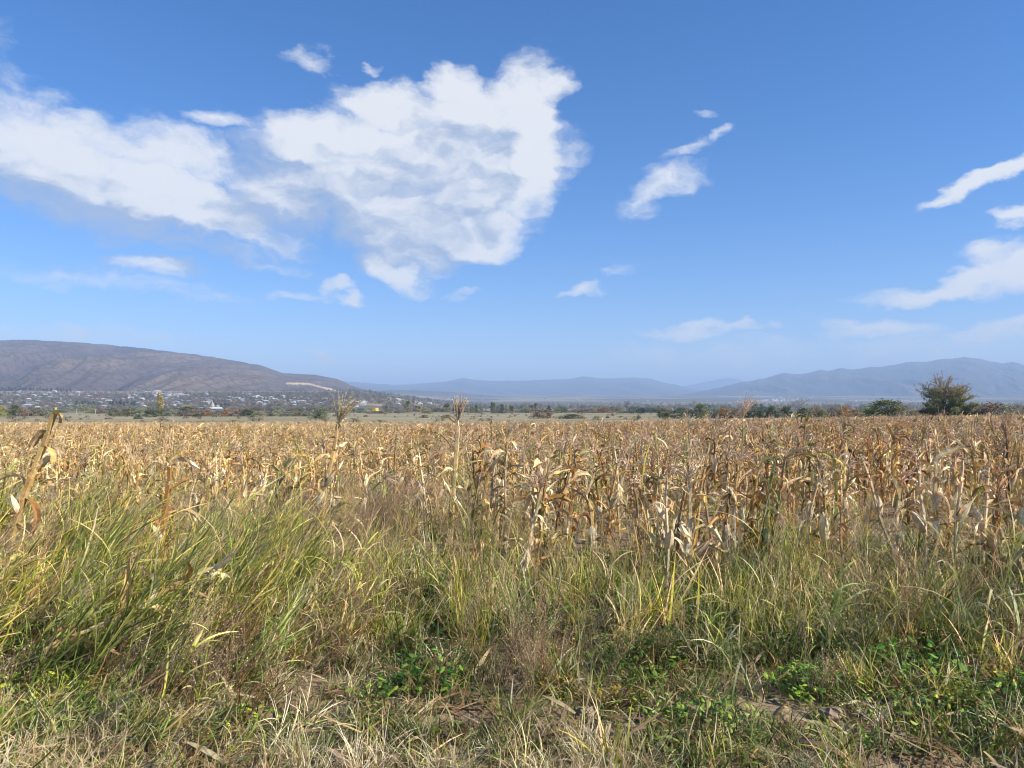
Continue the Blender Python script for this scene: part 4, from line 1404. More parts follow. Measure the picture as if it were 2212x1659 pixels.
def lone_tree():
    """wide many-stemmed tree, bare and brown above, dense and green below"""
    r = random.Random(77)
    D = 150.0
    x = ray(2046, 872)[0] * D
    z = Gs(x, D)
    H = at(2046, 799, D).z - z
    root = bpy.data.objects.new('lone_tree', None)
    COL.objects.link(root)
    root.location = (x, D, z)
    tr, tw, lv = MB(), MB(), MB()
    bark = (0.11, 0.085, 0.065)
    tips = []
    bark = (0.20, 0.155, 0.115)

    def grow(p, d, L, rad, depth):
        n = 4
        pts = [p]
        for i in range(n):
            d = (d + Vector((r.gauss(0, .10), r.gauss(0, .10), r.gauss(.03, .06)))).normalized()
            pts.append(pts[-1] + d * (L / n))
        tr.tube(pts, [rad * (1 - .55 * i / n) for i in range(n + 1)], 5 if depth < 2 else 3, jit(r, bark, .15), cap=False)
        if depth >= 2:
            tips.append((pts, d))
        if depth < 3:
            for k in range(4 if depth < 2 else 3):
                j = r.randint(1, n)
                nd = (d + Vector((r.gauss(0, .6), r.gauss(0, .6), r.gauss(.05, .3)))).normalized()
                grow(pts[j], nd, L * r.uniform(.45, .7), rad * .5, depth + 1)
    for k in range(15):
        a = 2 * math.pi * k / 15 + r.uniform(-.2, .2)
        th = r.choice([r.uniform(.05, .45), r.uniform(.5, 1.0), r.uniform(1.0, 1.35)])
        L = H * (.62 if th < .5 else .56 if th < 1 else .40) * r.uniform(.85, 1.05)
        grow(Vector((math.cos(a) * .2, math.sin(a) * .2, 0)), Vector((math.sin(th) * math.cos(a), math.sin(th) * math.sin(a), math.cos(th))), L, .13, 0)
    for pts, d in tips:
        for k in range(16):
            j = r.randint(0, len(pts) - 2)
            p = pts[j].lerp(pts[j + 1], r.random())
            t = p.z / H
            o = Vector((r.gauss(0, .5), r.gauss(0, .5), r.gauss(.5, .5)))
            o = (o + d * .8).normalized() * r.uniform(.25, .65)
            c = (0.42, 0.32, 0.21) if r.random() < .7 else (0.50, 0.40, 0.28)
            tw.tube([p, p + o * .5 + Vector((0, 0, .03)), p + o], [.012, .009, .004], 3, jit(r, c, .2), cap=False)
            if r.random() < max(0.0, 1.5 - t * 1.9):
                for q in range(7):
                    s = Vector((r.gauss(0, .22), r.gauss(0, .22), r.gauss(0, .14)))
                    right = sstep(-1, 3.5, p.x)  # sunlit side put into the leaf colour: brighter towards the sun
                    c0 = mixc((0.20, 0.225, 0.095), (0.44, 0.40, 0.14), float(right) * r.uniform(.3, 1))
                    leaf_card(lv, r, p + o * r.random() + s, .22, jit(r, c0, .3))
            else:
                for q in range(3):
                    leaf_card(lv, r, p + o * r.uniform(.5, 1), .14, jit(r, (.46, .36, .22), .3))
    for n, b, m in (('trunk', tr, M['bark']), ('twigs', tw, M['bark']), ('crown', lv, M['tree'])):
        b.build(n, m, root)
    # settle the height on the mark
    zm = max(v.z for v in tw.v)
    k = H / zm
    root.scale = (k * 1.12, k * 1.12, k)
    tag(root, 'large lone tree with bare brown top and dense green skirt', 'tree')
    return root


lone_tree()

# conifers of the village
CON = 'dark conifers in the village'
rr = random.Random(5)
for i in range(26):     # the belt above the roofs at the left edge
    px = 4 + i * 5.8 + rr.uniform(-2, 2)
    base = 838 + 0.05 * px + rr.uniform(-1, 3)
    D = ground_depth(px, base, 1500, 2300)
    plant('conifer', 'pine', px, D, rr.uniform(8, 13), rr.uniform(6, 9), CON, 300 + i)
for i, px in enumerate((166, 172, 178, 184, 190, 196, 203, 238, 244, 252, 260, 268, 276, 284, 290, 478, 486, 494, 466)):
    base = (880 if px < 400 else 884) + rr.uniform(-1, 2)
    D = ground_depth(px, base, 900, 1500)
    plant('conifer', 'pine', px, D, rr.uniform(7, 11), rr.uniform(5, 8), CON, 340 + i)

# ------------------------------------------------------------------ the village
def house_shape(kind, L, W, hgt, rf):
    wall, roof = MB(), MB()
    wall.box(-L / 2, L / 2, -W / 2, W / 2, -1.2, hgt)
    e = 0.55
    x0, x1, y0, y1, z0, z1 = -L / 2 - e, L / 2 + e, -W / 2 - e, W / 2 + e, hgt + 0.004, hgt + rf
    eave = 0.18
    if kind == 'hip':
        r = max(0.3, (L - W) / 2)
        top = [Vector((-r, 0, z1)), Vector((r, 0, z1))]
    else:
        top = [Vector((x0, 0, z1)), Vector((x1, 0, z1))]
    lo = [Vector((x0, y0, z0)), Vector((x1, y0, z0)), Vector((x1, y1, z0)), Vector((x0, y1, z0))]
    up = [v + Vector((0, 0, eave)) for v in lo]
    V = lo + up + top
    F = [(3, 2, 1, 0), (0, 1, 5, 4), (1, 2, 6, 5), (2, 3, 7, 6), (3, 0, 4, 7), (4, 5, 9, 8), (6, 7, 8, 9), (5, 6, 9), (7, 4, 8)]
    roof.add(V, F, WHT)
    return wall.mesh('house_wall', M['wall']), roof.mesh('house_roof', M['roof'])


HOUSE = {'hip': house_shape('hip', 12, 9.5, 4.2, 2.6), 'hip_tall': house_shape('hip', 11, 9.5, 6.4, 2.6), 'gable': house_shape('gable', 11, 8, 3.6, 2.8), 'long': house_shape('gable', 26, 8, 3.2, 1.6), 'block': house_shape('hip', 20, 10, 6.8, 1.6), 'shed': house_shape('gable', 7, 5, 2.6, 1.4)}
KNAME = {'hip': 'hip-roofed house', 'hip_tall': 'two-storey house', 'gable': 'gabled house', 'long': 'long low barn', 'block': 'long two-storey block', 'shed': 'small shed'}
ROOFC = {'pale zinc': (0.40, 0.42, 0.43), 'white': (0.54, 0.54, 0.53), 'grey': (0.25, 0.26, 0.27), 'brown': (0.20, 0.15, 0.12), 'orange-red': (0.46, 0.14, 0.07), 'bluish': (0.36, 0.43, 0.49), 'greenish': (0.30, 0.36, 0.33)}
WALLC = {'white': (0.40, 0.39, 0.37), 'cream': (0.36, 0.32, 0.26), 'grey': (0.24, 0.23, 0.22), 'brown': (0.22, 0.17, 0.14)}
HOUSES = []


def house(kind, px, py, roofc, wallc, seed, scale=1.0, lo=900, hi=2300, turn=None, group='village houses on the slope'):
    r = random.Random(seed)
    D = ground_depth(px, py, lo, hi)
    x = ray(px, 872)[0] * D
    w, rf = HOUSE[kind]
    root = bpy.data.objects.new('house' if kind not in ('long', 'shed') else {'long': 'barn', 'shed': 'shed'}[kind], None)
    COL.objects.link(root)
    root.location = (x, D, Gs(x, D))
    root.rotation_euler = (0, 0, r.uniform(-.45, .45) if turn is None else turn)
    root.scale = (scale, scale, scale)
    for n, me, c in (('wall', w, WALLC[wallc]), ('roof', rf, ROOFC[roofc])):
        o = bpy.data.objects.new(n, me)
        COL.objects.link(o)
        o.parent = root
        k = r.uniform(.9, 1.1)
        o.color = tuple(v * k for v in c) + (1,)
    HOUSES.append(dict(ob=root, kind=kind, roof=roofc, wall=wallc, px=px, py=py, D=D, group=group))


# read from the photograph: (x, foot y) at quarter-zoom of the left view
VIL = [(175, 540, 'hip', 'white', 'white'), (148, 575, 'hip', 'greenish', 'cream'), (290, 582, 'hip_tall', 'pale zinc', 'white'), (345, 590, 'hip', 'grey', 'cream'), (215, 560, 'gable', 'grey', 'brown'), (470, 535, 'hip', 'pale zinc', 'white'), (420, 552, 'hip', 'white', 'white'), (395, 570, 'gable', 'bluish', 'white'),
       (535, 572, 'hip', 'grey', 'white'), (490, 600, 'long', 'pale zinc', 'grey'), (640, 566, 'long', 'greenish', 'white'), (672, 548, 'gable', 'white', 'white'), (770, 582, 'hip', 'white', 'white'), (822, 610, 'gable', 'orange-red', 'brown'), (185, 628, 'long', 'pale zinc', 'grey'), (270, 640, 'long', 'bluish', 'white'),
       (330, 628, 'hip', 'pale zinc', 'white'), (300, 650, 'long', 'pale zinc', 'cream'), (40, 640, 'long', 'white', 'grey'), (10, 628, 'gable', 'white', 'white'), (540, 628, 'hip', 'grey', 'white'), (440, 650, 'shed', 'white', 'white'), (325, 690, 'hip', 'white', 'white'), (510, 650, 'hip', 'pale zinc', 'cream'),
       (1130, 597, 'gable', 'white', 'white'), (1225, 606, 'gable', 'white', 'white'), (1100, 570, 'hip', 'grey', 'white'), (1160, 570, 'hip', 'pale zinc', 'white'), (1230, 548, 'block', 'grey', 'white'), (1290, 556, 'block', 'greenish', 'grey'), (1360, 545, 'block', 'white', 'white'), (1390, 560, 'long', 'white', 'white'), (1450, 568, 'block', 'pale zinc', 'white'),
       (1465, 584, 'hip_tall', 'white', 'white'), (1530, 575, 'block', 'white', 'white'), (1570, 572, 'hip', 'grey', 'white'), (1440, 605, 'hip', 'bluish', 'white'), (1520, 600, 'hip', 'grey', 'cream'), (1230, 660, 'hip', 'grey', 'white'), (1235, 676, 'hip', 'white', 'white'), (1000, 560, 'gable', 'grey', 'brown'), (940, 560, 'hip', 'grey', 'grey'),
       (990, 610, 'long', 'brown', 'grey'), (1060, 610, 'hip', 'grey', 'brown'), (900, 610, 'hip', 'pale zinc', 'cream'), (860, 640, 'hip', 'grey', 'white'), (940, 625, 'gable', 'white', 'white'), (1660, 690, 'long', 'white', 'white'), (1780, 690, 'long', 'pale zinc', 'cream'), (1850, 690, 'long', 'white', 'white'), (1900, 700, 'long', 'bluish', 'white'),
       (1920, 610, 'long', 'white', 'cream'), (1790, 640, 'hip', 'pale zinc', 'white'), (1810, 625, 'hip', 'grey', 'white'), (1750, 640, 'gable', 'white', 'white'), (1830, 600, 'hip', 'grey', 'grey'), (2050, 600, 'hip', 'white', 'white'), (2100, 612, 'hip', 'grey', 'white'), (1980, 620, 'hip', 'grey', 'cream'), (2200, 590, 'hip', 'white', 'white'),
       (1600, 690, 'long', 'white', 'white'), (1500, 670, 'gable', 'white', 'white'), (1490, 650, 'hip', 'brown', 'brown'), (1690, 610, 'hip', 'grey', 'white'), (1560, 620, 'hip', 'brown', 'grey')]
for i, (zx, zy, kind, rc, wc) in enumerate(VIL):
    house(kind, zx / 4, 713.2 + zy / 4, rc, wc, 1000 + i, 0.78)
VIL2 = [(15, 362, 'hip', 'white', 'white'), (70, 378, 'gable', 'white', 'white'), (130, 380, 'hip_tall', 'pale zinc', 'white'), (165, 388, 'gable', 'white', 'white'), (230, 362, 'hip', 'white', 'white'), (230, 400, 'long', 'white', 'white'), (345, 378, 'hip', 'white', 'white'), (300, 400, 'hip', 'grey', 'white'), (320, 420, 'gable', 'white', 'white'),
        (370, 412, 'hip', 'bluish', 'white'), (405, 408, 'hip', 'white', 'white'), (400, 425, 'long', 'bluish', 'white'), (440, 385, 'hip', 'grey', 'white'), (500, 390, 'long', 'grey', 'white'), (470, 410, 'hip', 'grey', 'cream'), (595, 385, 'gable', 'white', 'white'), (130, 415, 'hip', 'grey', 'white'), (30, 420, 'hip', 'white', 'white'), (70, 450, 'hip', 'grey', 'white'),
        (335, 448, 'hip', 'bluish', 'white'), (525, 450, 'hip', 'brown', 'white'), (395, 475, 'hip', 'bluish', 'white'), (560, 430, 'hip', 'grey', 'white'), (610, 415, 'hip', 'grey', 'white'), (180, 440, 'hip', 'brown', 'cream'), (75, 465, 'shed', 'white', 'white'), (450, 440, 'hip', 'grey', 'grey'), (260, 425, 'hip', 'brown', 'white'), (20, 395, 'long', 'white', 'white'),
        (870, 412, 'long', 'white', 'white'), (920, 430, 'hip', 'white', 'white'), (940, 412, 'gable', 'white', 'white'), (780, 405, 'hip', 'grey', 'white'), (1210, 388, 'gable', 'white', 'white'), (1240, 392, 'hip', 'white', 'white'), (1270, 398, 'hip', 'white', 'white'), (1150, 380, 'hip', 'grey', 'white'), (1230, 435, 'hip', 'white', 'white'), (1290, 440, 'gable', 'white', 'white'),
        (750, 470, 'gable', 'white', 'white'), (860, 445, 'hip', 'grey', 'white'), (1420, 430, 'hip', 'white', 'white'), (1500, 425, 'gable', 'white', 'white')]
for i, (zx, zy, kind, rc, wc) in enumerate(VIL2):
    house(kind, 553 + zx / 4, 768 + zy / 4, rc, wc, 1100 + i, 0.72, hi=3200)
rr = random.Random(17)
for i in range(70):
    px = rr.uniform(4, 700)
    lo_, hi_ = (852 if px > 120 else 850), 884 - 0.004 * px
    house(rr.choice(['hip', 'hip', 'gable', 'hip_tall', 'shed', 'long']), px, rr.uniform(lo_, hi_), rr.choice(['pale zinc', 'grey', 'grey', 'white', 'brown', 'bluish']), rr.choice(['white', 'white', 'cream', 'grey', 'brown']), 1200 + i, rr.uniform(.6, .82))
# the far town across the plain
FAR = 'far white houses of the town in the haze'
for i in range(46):
    px = rr.choice([rr.gauss(1690, 20), rr.uniform(1640, 1760), rr.uniform(1560, 1860)])
    py = 868 - abs(rr.gauss(0, 5)) + 0.0 * px
    house(rr.choice(['hip_tall', 'block', 'gable']), px, py, rr.choice(['white', 'pale zinc', 'white']), 'white', 1300 + i, rr.uniform(.7, 1.1), 3200, 6500, group=FAR)
for i in range(16):
    px = rr.choice([rr.uniform(1106, 1330), rr.uniform(1330, 1560), rr.uniform(940, 1106)])
    house(rr.choice(['long', 'block', 'hip_tall']), px, rr.uniform(858, 876), 'pale zinc', 'grey', 1400 + i, rr.uniform(.6, 1.0), 3600, 7500, group=FAR)
house('block', 1973, 866, 'white', 'white', 1500, 1.2, 2800, 5500, group=FAR)


def hall():
    """the flat yellow hall with a higher end and a dark annex"""
    D = 980.0
    px = 806
    x = ray(px, 872)[0] * D
    z = Gs(x, D)
    z = at(px, 888.5, D).z
    root = bpy.data.objects.new('yellow_hall', None)
    COL.objects.link(root)
    root.location = (x, D, z)
    root.rotation_euler = (0, 0, -0.18)
    for n, bx, c in (('wall', (-6, 5, -5, 5, -3, 3.9), (0.85, 0.55, 0.03)), ('wall', (1.0, 5.6, -5.4, 5.4, -3, 2.6), (0.80, 0.50, 0.04)), ('roof', (-6.3, 5.3, -5.3, 5.3, 3.91, 4.3), (0.75, 0.55, 0.16)), ('roof', (5.3, 5.9, -5.7, 5.7, 2.61, 2.9), (0.5, 0.33, 0.1))):
        o = MB().box(*bx).build(n, M['wall'] if n == 'wall' else M['roof'], root)
        o.color = (*c, 1)
    for k in range(4):
        o = MB().box(-5.2 + k * 1.6, -4.3 + k * 1.6, -5.06, -4.9, 1.9, 3.0).build('window', M['metal'], root)
        o.color = (0.06, 0.07, 0.08, 1)
    tag(root, 'flat-roofed bright yellow hall beyond the meadow', 'hall')
    D = 1000.0
    x = ray(780, 872)[0] * D
    r2 = bpy.data.objects.new('dark_shed', None)
    COL.objects.link(r2)
    r2.location = (x, D, at(780, 887, D).z)
    for n, bx, c in (('wall', (-4, 4, -4, 4, -3, 2.6), (0.07, 0.08, 0.10)), ('roof', (-4.3, 4.3, -4.3, 4.3, 2.61, 2.9), (0.12, 0.13, 0.15))):
        o = MB().box(*bx).build(n, M['wall'], r2)
        o.color = (*c, 1)
    tag(r2, 'dark blue-grey shed standing beside the yellow hall', 'shed')


hall()


def church():
    """small stone church: nave with pitched roof, and a bell tower under a pointed cap"""
    px, D = 464, 1180.0
    x = ray(px, 872)[0] * D
    z = at(px, 885, D).z - 1.0
    root = bpy.data.objects.new('church', None)
    COL.objects.link(root)
    root.location = (x, D, z)
    root.rotation_euler = (0, 0, 0.5)
    stone = (0.60, 0.50, 0.36, 1)
    nv = MB().box(-1.5, 8, -2.8, 2.8, -2, 5.0).build('nave', M['wall'], root)
    nv.color = stone
    rf = MB()
    rf.add([Vector(v) for v in ((-1.8, -3.2, 5.02), (8.3, -3.2, 5.02), (8.3, 3.2, 5.02), (-1.8, 3.2, 5.02), (-1.8, 0, 7.4), (8.3, 0, 7.4))], [(3, 2, 1, 0), (0, 1, 5, 4), (2, 3, 4, 5), (1, 2, 5), (3, 0, 4)], WHT)
    o = rf.build('nave_roof', M['roof'], root)
    o.color = (0.52, 0.44, 0.33, 1)
    t = MB().box(-4.6, -1.55, -1.55, 1.55, -2, 10.0).build('tower', M['wall'], root)
    t.color = stone
    cp_ = MB()
    S = 8
    ring = [Vector((-3.07 + 1.9 * math.cos(2 * math.pi * k / S + .39), 1.9 * math.sin(2 * math.pi * k / S + .39), 10.01)) for k in range(S)]
    cp_.add(ring + [Vector((-3.07, 0, 13.4))], [(k, (k + 1) % S, S) for k in range(S)] + [tuple(range(S))[::-1]], WHT)
    o = cp_.build('tower_cap', M['roof'], root)
    o.color = (0.30, 0.29, 0.30, 1)
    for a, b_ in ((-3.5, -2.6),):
        o = MB().box(a, b_, -1.62, -1.5, 7.4, 9.0).build('belfry_shade_panel', M['metal'], root)
        o.color = (0.05, 0.05, 0.05, 1)  # solid near-black panel; the shade inside the opening is put into its colour
    tag(root, 'cream stone village church with a square bell tower', 'church')


church()

# posts along the track in front of the hedge
POSTS = 'pale posts in front of the hedge'
for i, (px, top) in enumerate(((166, 883), (206, 884), (259, 887), (443, 886), (460, 886), (513, 886), (615, 886), (676, 884.5))):
    D = 545.0
    x = ray(px, 872)[0] * D
    z = Gs(x, D)
    h = at(px, top, D).z - z
    root = bpy.data.objects.new('utility_pole', None)
    COL.objects.link(root)
    root.location = (x, D, z)
    o = MB().tube([Vector((0, 0, -.3)), Vector((0, 0, h))], [.19, .15], 8, WHT).build('pole', M['metal'], root)
    o.color = (.52, .48, .42, 1)
    o = MB().box(-.7, .7, -.06, .06, h - .62, h - .48).build('crossarm', M['metal'], root)
    o.color = (.4, .36, .3, 1)
    side = ['leftmost pale utility pole below the village', 'second pale utility pole from the left below the red-roofed house', 'third pale utility pole from the left', 'utility pole just left of the church', 'utility pole in line with the church tower', 'utility pole right of the church', 'utility pole midway between church and tall tassel', 'utility pole beside the tall feathery tassel'][i]
    tag(root, side + ' in front of the hedge', 'utility pole', POSTS)


def mast():
    D = 8620.0
    x = ray(2176, 872)[0] * D
    z0, z1 = at(2176, 786, D).z - 12, at(2176, 775.5, D).z
    root = bpy.data.objects.new('radio_mast', None)
    COL.objects.link(root)
    root.location = (x, D, z0)
    h = z1 - z0
    b = MB()
    for sx, sy in ((-1, -1), (1, -1), (1, 1), (-1, 1)):
        b.tube([Vector((sx * 3, sy * 3, 0)), Vector((sx * .7, sy * .7, h * .8))], [.5, .35], 4, WHT)
    for k in range(6):
        t, w = k / 6 * h * .8, 3 - 2.3 * k / 6
        b.box(-w, w, -w, w, t, t + .5)
    o = b.build('lattice', M['metal'], root)
    o.color = (.3, .3, .32, 1)
    o = MB().tube([Vector((0, 0, h * .78)), Vector((0, 0, h))], [.4, .25], 5, WHT).build('antenna', M['metal'], root)
    o.color = (.4, .4, .42, 1)
    tag(root, 'thin radio mast on the crest of the blue mountain range', 'mast')


mast()

# bare orchard and garden trees that fill the village, and scrub on its slope
K_FAR = []
rng = random.Random(41)
for k in range(6):
    t, c = crown_tree(rng, 1.05, 420, .05, 'round' if k % 2 else 'dome', 20, .085, 40)
    w = MB().join(c)
    w.c = list(w.c)
    K_FAR.append(w.join(t).mesh('garden_tree_shape', M['tree_field']))
r = np.random.default_rng(9)
pts, sc, tn = [], [], []
while len(pts) < 3800:
    px, py = r.uniform(-40, 1000), r.uniform(846, 891)
    if px > 700 and r.random() < (px - 700) / 330:
        continue
    if py < 850 + 0.01 * px and r.random() < .5:
        continue
    D = ground_depth(px, py, 820, 2900, 300) + r.uniform(-4, 4)
    x = ray(px, 872)[0] * D
    pts.append((x, D, Gs(x, D)))
    if (765 < px < 828 and D < 1300) or (452 < px < 484 and D < 1230):
        pts.pop()
        continue
    hgt = r.uniform(3.0, 7.0)
    sc.append((hgt * r.uniform(.9, 1.5), hgt * r.uniform(.9, 1.5), hgt))
    base = [(0.23, 0.175, 0.14), (0.21, 0.18, 0.135), (0.15, 0.155, 0.09), (0.28, 0.21, 0.14), (0.23, 0.22, 0.12)][r.choice(5, p=[.36, .26, .18, .12, .08])]
    tn.append(np.array(base) * r.uniform(.8, 1.3))
nP = len(pts)
scatter('village_trees', pts, np.stack([np.zeros(nP), np.zeros(nP), r.uniform(0, 6.28, nP)], 1), sc, r.integers(0, 6, nP), tn, K_FAR, 'brownish garden trees and scrub between the village houses', 'trees')
# thin wood across the plain behind the hedge
pts, sc, tn = [], [], []
for k in range(1500):
    px = r.uniform(700, 2260)
    D = r.uniform(950, 3200) ** 1.0
    x = ray(px, 872)[0] * D
    if 765 < px < 828 and D < 1300:
        continue
    pts.append((x, D, Gs(x, D)))
    hgt = r.uniform(3, 9)
    sc.append((hgt * 1.2, hgt * 1.2, hgt))
    tn.append(np.array([(0.20, 0.19, 0.12), (0.25, 0.21, 0.14), (0.14, 0.155, 0.09)][r.integers(0, 3)]) * r.uniform(.8, 1.2))
nP = len(pts)
scatter('plain_trees', pts, np.stack([np.zeros(nP), np.zeros(nP), r.uniform(0, 6.28, nP)], 1), sc, r.integers(0, 6, nP), tn, K_FAR, 'far scattered trees and hedges across the hazy plain', 'trees')

# low scrub on the meadow
pts, sc, tn = [], [], []
for k in range(420):
    D = r.uniform(110, 540)
    x = r.uniform(-.72, .72) * D
    pts.append((x, D, Gs(x, D)))
    hgt = r.uniform(.3, 1.1)
    sc.append((hgt * r.uniform(1.5, 4), hgt * 1.8, hgt))
    tn.append(np.array([(0.24, 0.21, 0.12), (0.27, 0.21, 0.13), (0.20, 0.19, 0.10)][r.integers(0, 3)]))
nP = len(pts)
scatter('meadow_scrub', pts, np.stack([np.zeros(nP), np.zeros(nP), r.uniform(0, 6.28, nP)], 1), sc, r.integers(0, 6, nP), tn, K_FAR, 'low tussocks and scrub dotted over the pale meadow', 'scrub')

# ------------------------------------------------------------------ clods of earth and single weeds at the verge
def clod(px, py, D, size, label, seed):
    r_ = random.Random(seed)
    x = ray(px, 872)[0] * D
    z = Gs(x, D)
    b = MB()
    S, T = 9, 6
    V, F = [], []
    for i in range(T + 1):
        th = math.pi * i / T
        for j in range(S):
            a = 2 * math.pi * j / S
            k = r_.uniform(.72, 1.18)
            V.append(Vector((math.sin(th) * math.cos(a) * k, math.sin(th) * math.sin(a) * k * .8, math.cos(th) * .62 * k)) * size)
    for i in range(T):
        for j in range(S):
            F.append((i * S + j, (i + 1) * S + j, (i + 1) * S + (j + 1) % S, i * S + (j + 1) % S))
    b.add(V, F, WHT)
    o = b.build('soil_clod', M['dirt'])
    o.location = (x, D, z + size * .25)
    o.color = (.30, .22, .145, 1)
    tag(o, label, 'soil clod', 'clods of dry earth at the verge')


clod(1836, 1370, 5.45, .13, 'largest cracked earth clod beside the blue-green weed', 1)
clod(1868, 1392, 5.3, .08, 'smaller earth clod leaning on the largest one', 2)
clod(2090, 1480, 4.75, .07, 'earth clod between the two tall reed-like stems', 3)
clod(1790, 1575, 4.05, .07, 'earth clod on the bare soil patch at the bottom right', 4)
clod(1262, 1575, 4.1, .06, 'earth clod on the bare soil patch near the bottom centre', 5)


def single(name, px, D, mb, label, cat, group, lean_=(0, 0), scale=1.0, color=(1, 1, 1)):
    x = ray(px, 872)[0] * D
    o = mb.build(name, M['grass_one'])
    o.location = (x, D, Gs(x, D) - .01)
    o.rotation_euler = lean_euler(0, *lean_)
    o.scale = (scale,) * 3
    o.color = (*color, 1)
    tag(o, label, cat, group)
    return o


rng = random.Random(303)
REED = 'single tall grass stems at the verge'
STEM = ((YEL, WHITE), (LIME, WHITE), (YEL, HAY))


def reed(h, n, seed, leafy=3):
    return tall_grass(random.Random(seed), n, h, STEM, .8, .03, leafy, .008, .12)


single('reed_stem', 2092, 4.7, reed(1.25, 3, 1), 'tall pale reed stems leaning left below the lone tree', 'grass', REED, (-.12, 0))
single('reed_stem', 2098, 4.6, reed(1.15, 3, 2), 'tall pale reed stems leaning right beside the left-leaning ones', 'grass', REED, (.22, 0))
single('reed_stem', 1560, 4.0, reed(.95, 2, 3), 'twin thin yellow stems rising from the bottom centre right', 'grass', REED, (.04, 0))
single('reed_stem', 2170, 4.6, reed(1.0, 3, 4), 'reed stems fanning out at the right edge', 'grass', REED, (.3, 0))
single('reed_stem', 790, 5.0, reed(.9, 3, 5), 'green-yellow reed stem with a broad leaf left of centre', 'grass', REED, (.0, 0))
single('reed_stem', 330, 4.0, reed(.95, 2, 6), 'bright lime stem slanting up from the bottom left', 'grass', REED, (.42, 0), 1.0, (1.1, 1.15, .7))
single('reed_stem', 430, 4.1, reed(.8, 2, 7), 'bright lime stems beside the slanting one', 'grass', REED, (.2, 0), 1.0, (1.1, 1.15, .7))
single('reed_stem', 1780, 4.9, reed(.8, 4, 8, 6), 'leafy green reed clump behind the bare soil patch', 'grass', REED, (.1, 0), 1.0, (.8, .95, .7))
WEED = 'single leafy weeds at the verge'
rr = random.Random(71)
for i, (px, D, s, c, lb) in enumerate([(450, 4.6, 1.3, (1.2, 1.25, .9), 'bright green broad-leaved weed under the fallen maize plant'), (748, 5.9, 1.8, (.8, .95, .8), 'dark green bushy weed in the shade left of centre'), (905, 4.45, 1.7, (.75, 1.1, .9), 'deep green leafy weed near the bottom left of centre'),
                                       (1812, 5.3, 1.5, (1.0, 1.25, 1.5), 'blue-green large-leaved weed beside the earth clods'), (1420, 4.05, 1.1, (1.25, 1.35, 1.1), 'pale green rosette weed on the bottom edge of the bare soil'), (1985, 4.6, 1.7, (.7, 1.0, .75), 'dark green weed patch in the shade on the right'),
                                       (1720, 4.35, 1.3, (1.1, 1.3, .8), 'light green clover-like weed above the right soil patch'), (1350, 5.9, 1.8, (.8, 1.05, .95), 'dark glossy weed right of centre below the maize'), (2180, 4.2, 1.4, (.8, 1.05, .8), 'dark green weed at the bottom right corner'), (1130, 6.4, 1.6, (.95, 1.2, .8), 'mid green weed below the stout pale maize')]):
    single('leafy_weed', px, D, broadleaf(random.Random(500 + i), 120, .15, .17, .028), lb, 'weed', WEED, (0, 0), s, c)
for i, (px, D, lb) in enumerate([(640, 5.3, 'rusty red dock-like weed in the grass left of centre'), (540, 4.9, 'rusty weed below the fallen maize tip'), (560, 5.6, 'taller rusty weed behind the rusty pair'), (2170, 4.9, 'reddish brown weed at the right edge')]):
    single('rusty_weed', px, D, twiggy(random.Random(600 + i), .42, 6, ((.30, .10, .03), (.36, .15, .05))), lb, 'weed', 'rusty red weeds')

# ------------------------------------------------------------------ labels that tell the many apart
ORD = ['first', 'second', 'third', 'fourth', 'fifth', 'sixth', 'seventh', 'eighth', 'ninth', 'tenth', 'eleventh', 'twelfth', 'thirteenth', 'fourteenth', 'fifteenth', 'sixteenth']


def single_out(items, describe, cat, group_of):
    """one label each: look, then place by a landmark, then rank among the few that still agree"""
    bins = {}
    for it in items:
        bins.setdefault(describe(it), []).append(it)
    for text, lst in bins.items():
        lst.sort(key=lambda i: i['px'])
        for k, it in enumerate(lst):
            if len(lst) == 1:
                lb = text
            elif len(lst) == 2:
                lb = ('left one, ', 'right one, ')[k] + text
            else:
                lb = ((ORD[k] if k < 16 else '%dth' % (k + 1)) + ' from left, ') + text
            tag(it['ob'], lb, cat(it), group_of(it))


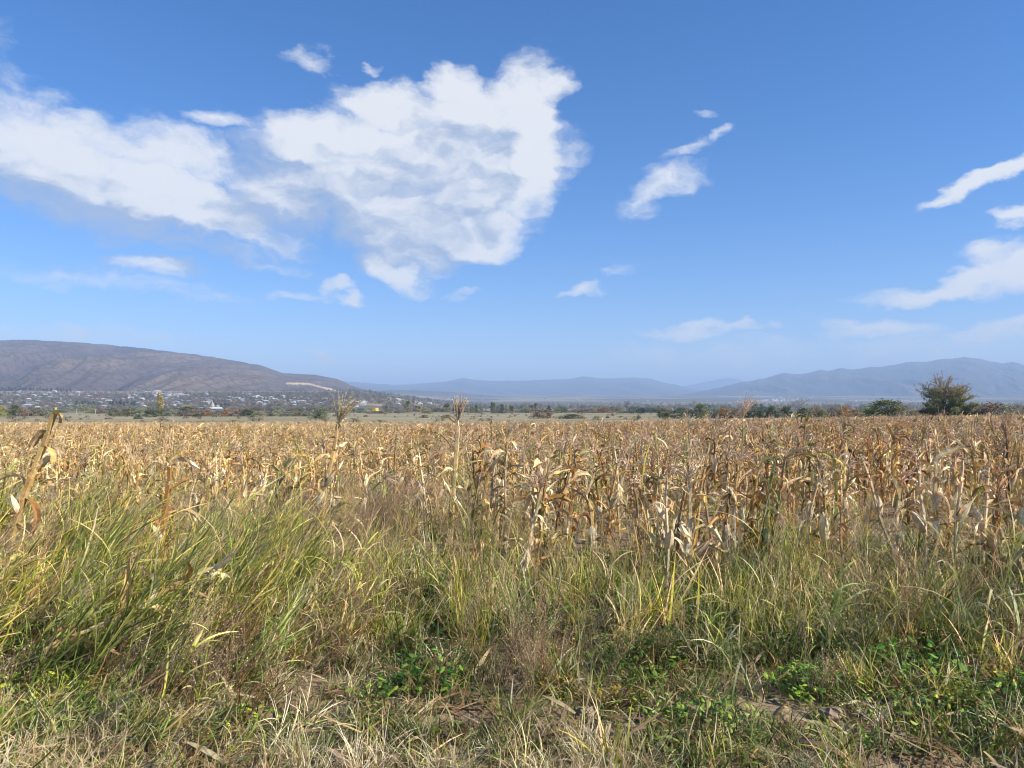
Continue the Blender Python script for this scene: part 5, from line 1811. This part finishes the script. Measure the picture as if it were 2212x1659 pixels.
MARKS = [(90, 'leaning golden stalk'), (206, 'red-roofed house'), (345, 'yellow poplar'), (464, 'church'), (590, 'village end'), (728, 'tall feathery tassel'), (806, 'yellow hall'), (900, 'hill foot'), (992, 'tallest pale stalk'), (1094, 'five-pronged tassel'), (1200, 'stout pale maize'),
         (1270, 'rounded valley peak'), (1358, 'folded flag leaf'), (1430, 'bare yellow-green stem'), (1488, 'star-shaped tassel'), (1604, 'big brown tassel'), (1690, 'far white town'), (1760, 'wooded end'), (1830, 'bleached kinked stem'), (1915, 'domed bush'), (2046, 'lone tree'), (2130, 'bare bush'), (2176, 'dark withered stalk')]


def mark(px):
    m = min(MARKS, key=lambda q: abs(q[0] - px))
    return m[1]


def corn_text(i):
    tall = 'knee-high' if i['h'] < .72 else 'short' if i['h'] < .92 else 'mid-height' if i['h'] < 1.12 else 'tall'
    tone = 'rust-brown' if i['rust'] else 'greenish' if i['green'] else 'straw-coloured'
    top = 'snapped' if i['broken'] else 'tasselled' if i['tassel'] else 'leafy-topped'
    ln = ' leaning left' if i['lean'] < -.07 else ' leaning right' if i['lean'] > .13 else ''
    row = 'in front' if i['D'] < 10.5 else 'mid-row' if i['D'] < 13.5 else 'farther in'
    return f"{tall} {tone} {top} maize{ln} {row} by {mark(i['px'])}"


single_out(CORN_THINGS, corn_text, lambda i: 'maize plant', lambda i: 'maize plants along the near edge of the field')


def tree_text(i):
    kd = {'bush': 'bush', 'round': 'round tree', 'poplar': 'poplar', 'conifer': 'conifer', 'bare': 'tree'}[i['kind']]
    where = 'in the village' if i['group'] == CON else 'beyond the maize' if i['group'] == SIDE else 'on the meadow' if i['D'] < 520 else 'in the hedge line'
    size = 'low' if i['h'] < 3.5 else 'tall' if i['h'] > 11 else 'mid-sized'
    return f"{size} {CNAME[i['colour']]} {kd} {where} near the {mark(i['px'])}"


single_out(TREES, tree_text, lambda i: 'bush' if i['kind'] == 'bush' else 'tree', lambda i: i['group'])


def house_text(i):
    if i['group'] == FAR:
        return f"tiny white {KNAME[i['kind']]} in haze by {mark(i['px'])}"
    lv = 'high up' if i['py'] < 858 else 'halfway up' if i['py'] < 870 else 'lowest down'
    return f"{i['wall']} {KNAME[i['kind']]} with {i['roof']} roof {lv} by {mark(i['px'])}"


single_out(HOUSES, house_text, lambda i: 'barn' if i['kind'] == 'long' else 'shed' if i['kind'] == 'shed' else 'house', lambda i: i['group'])
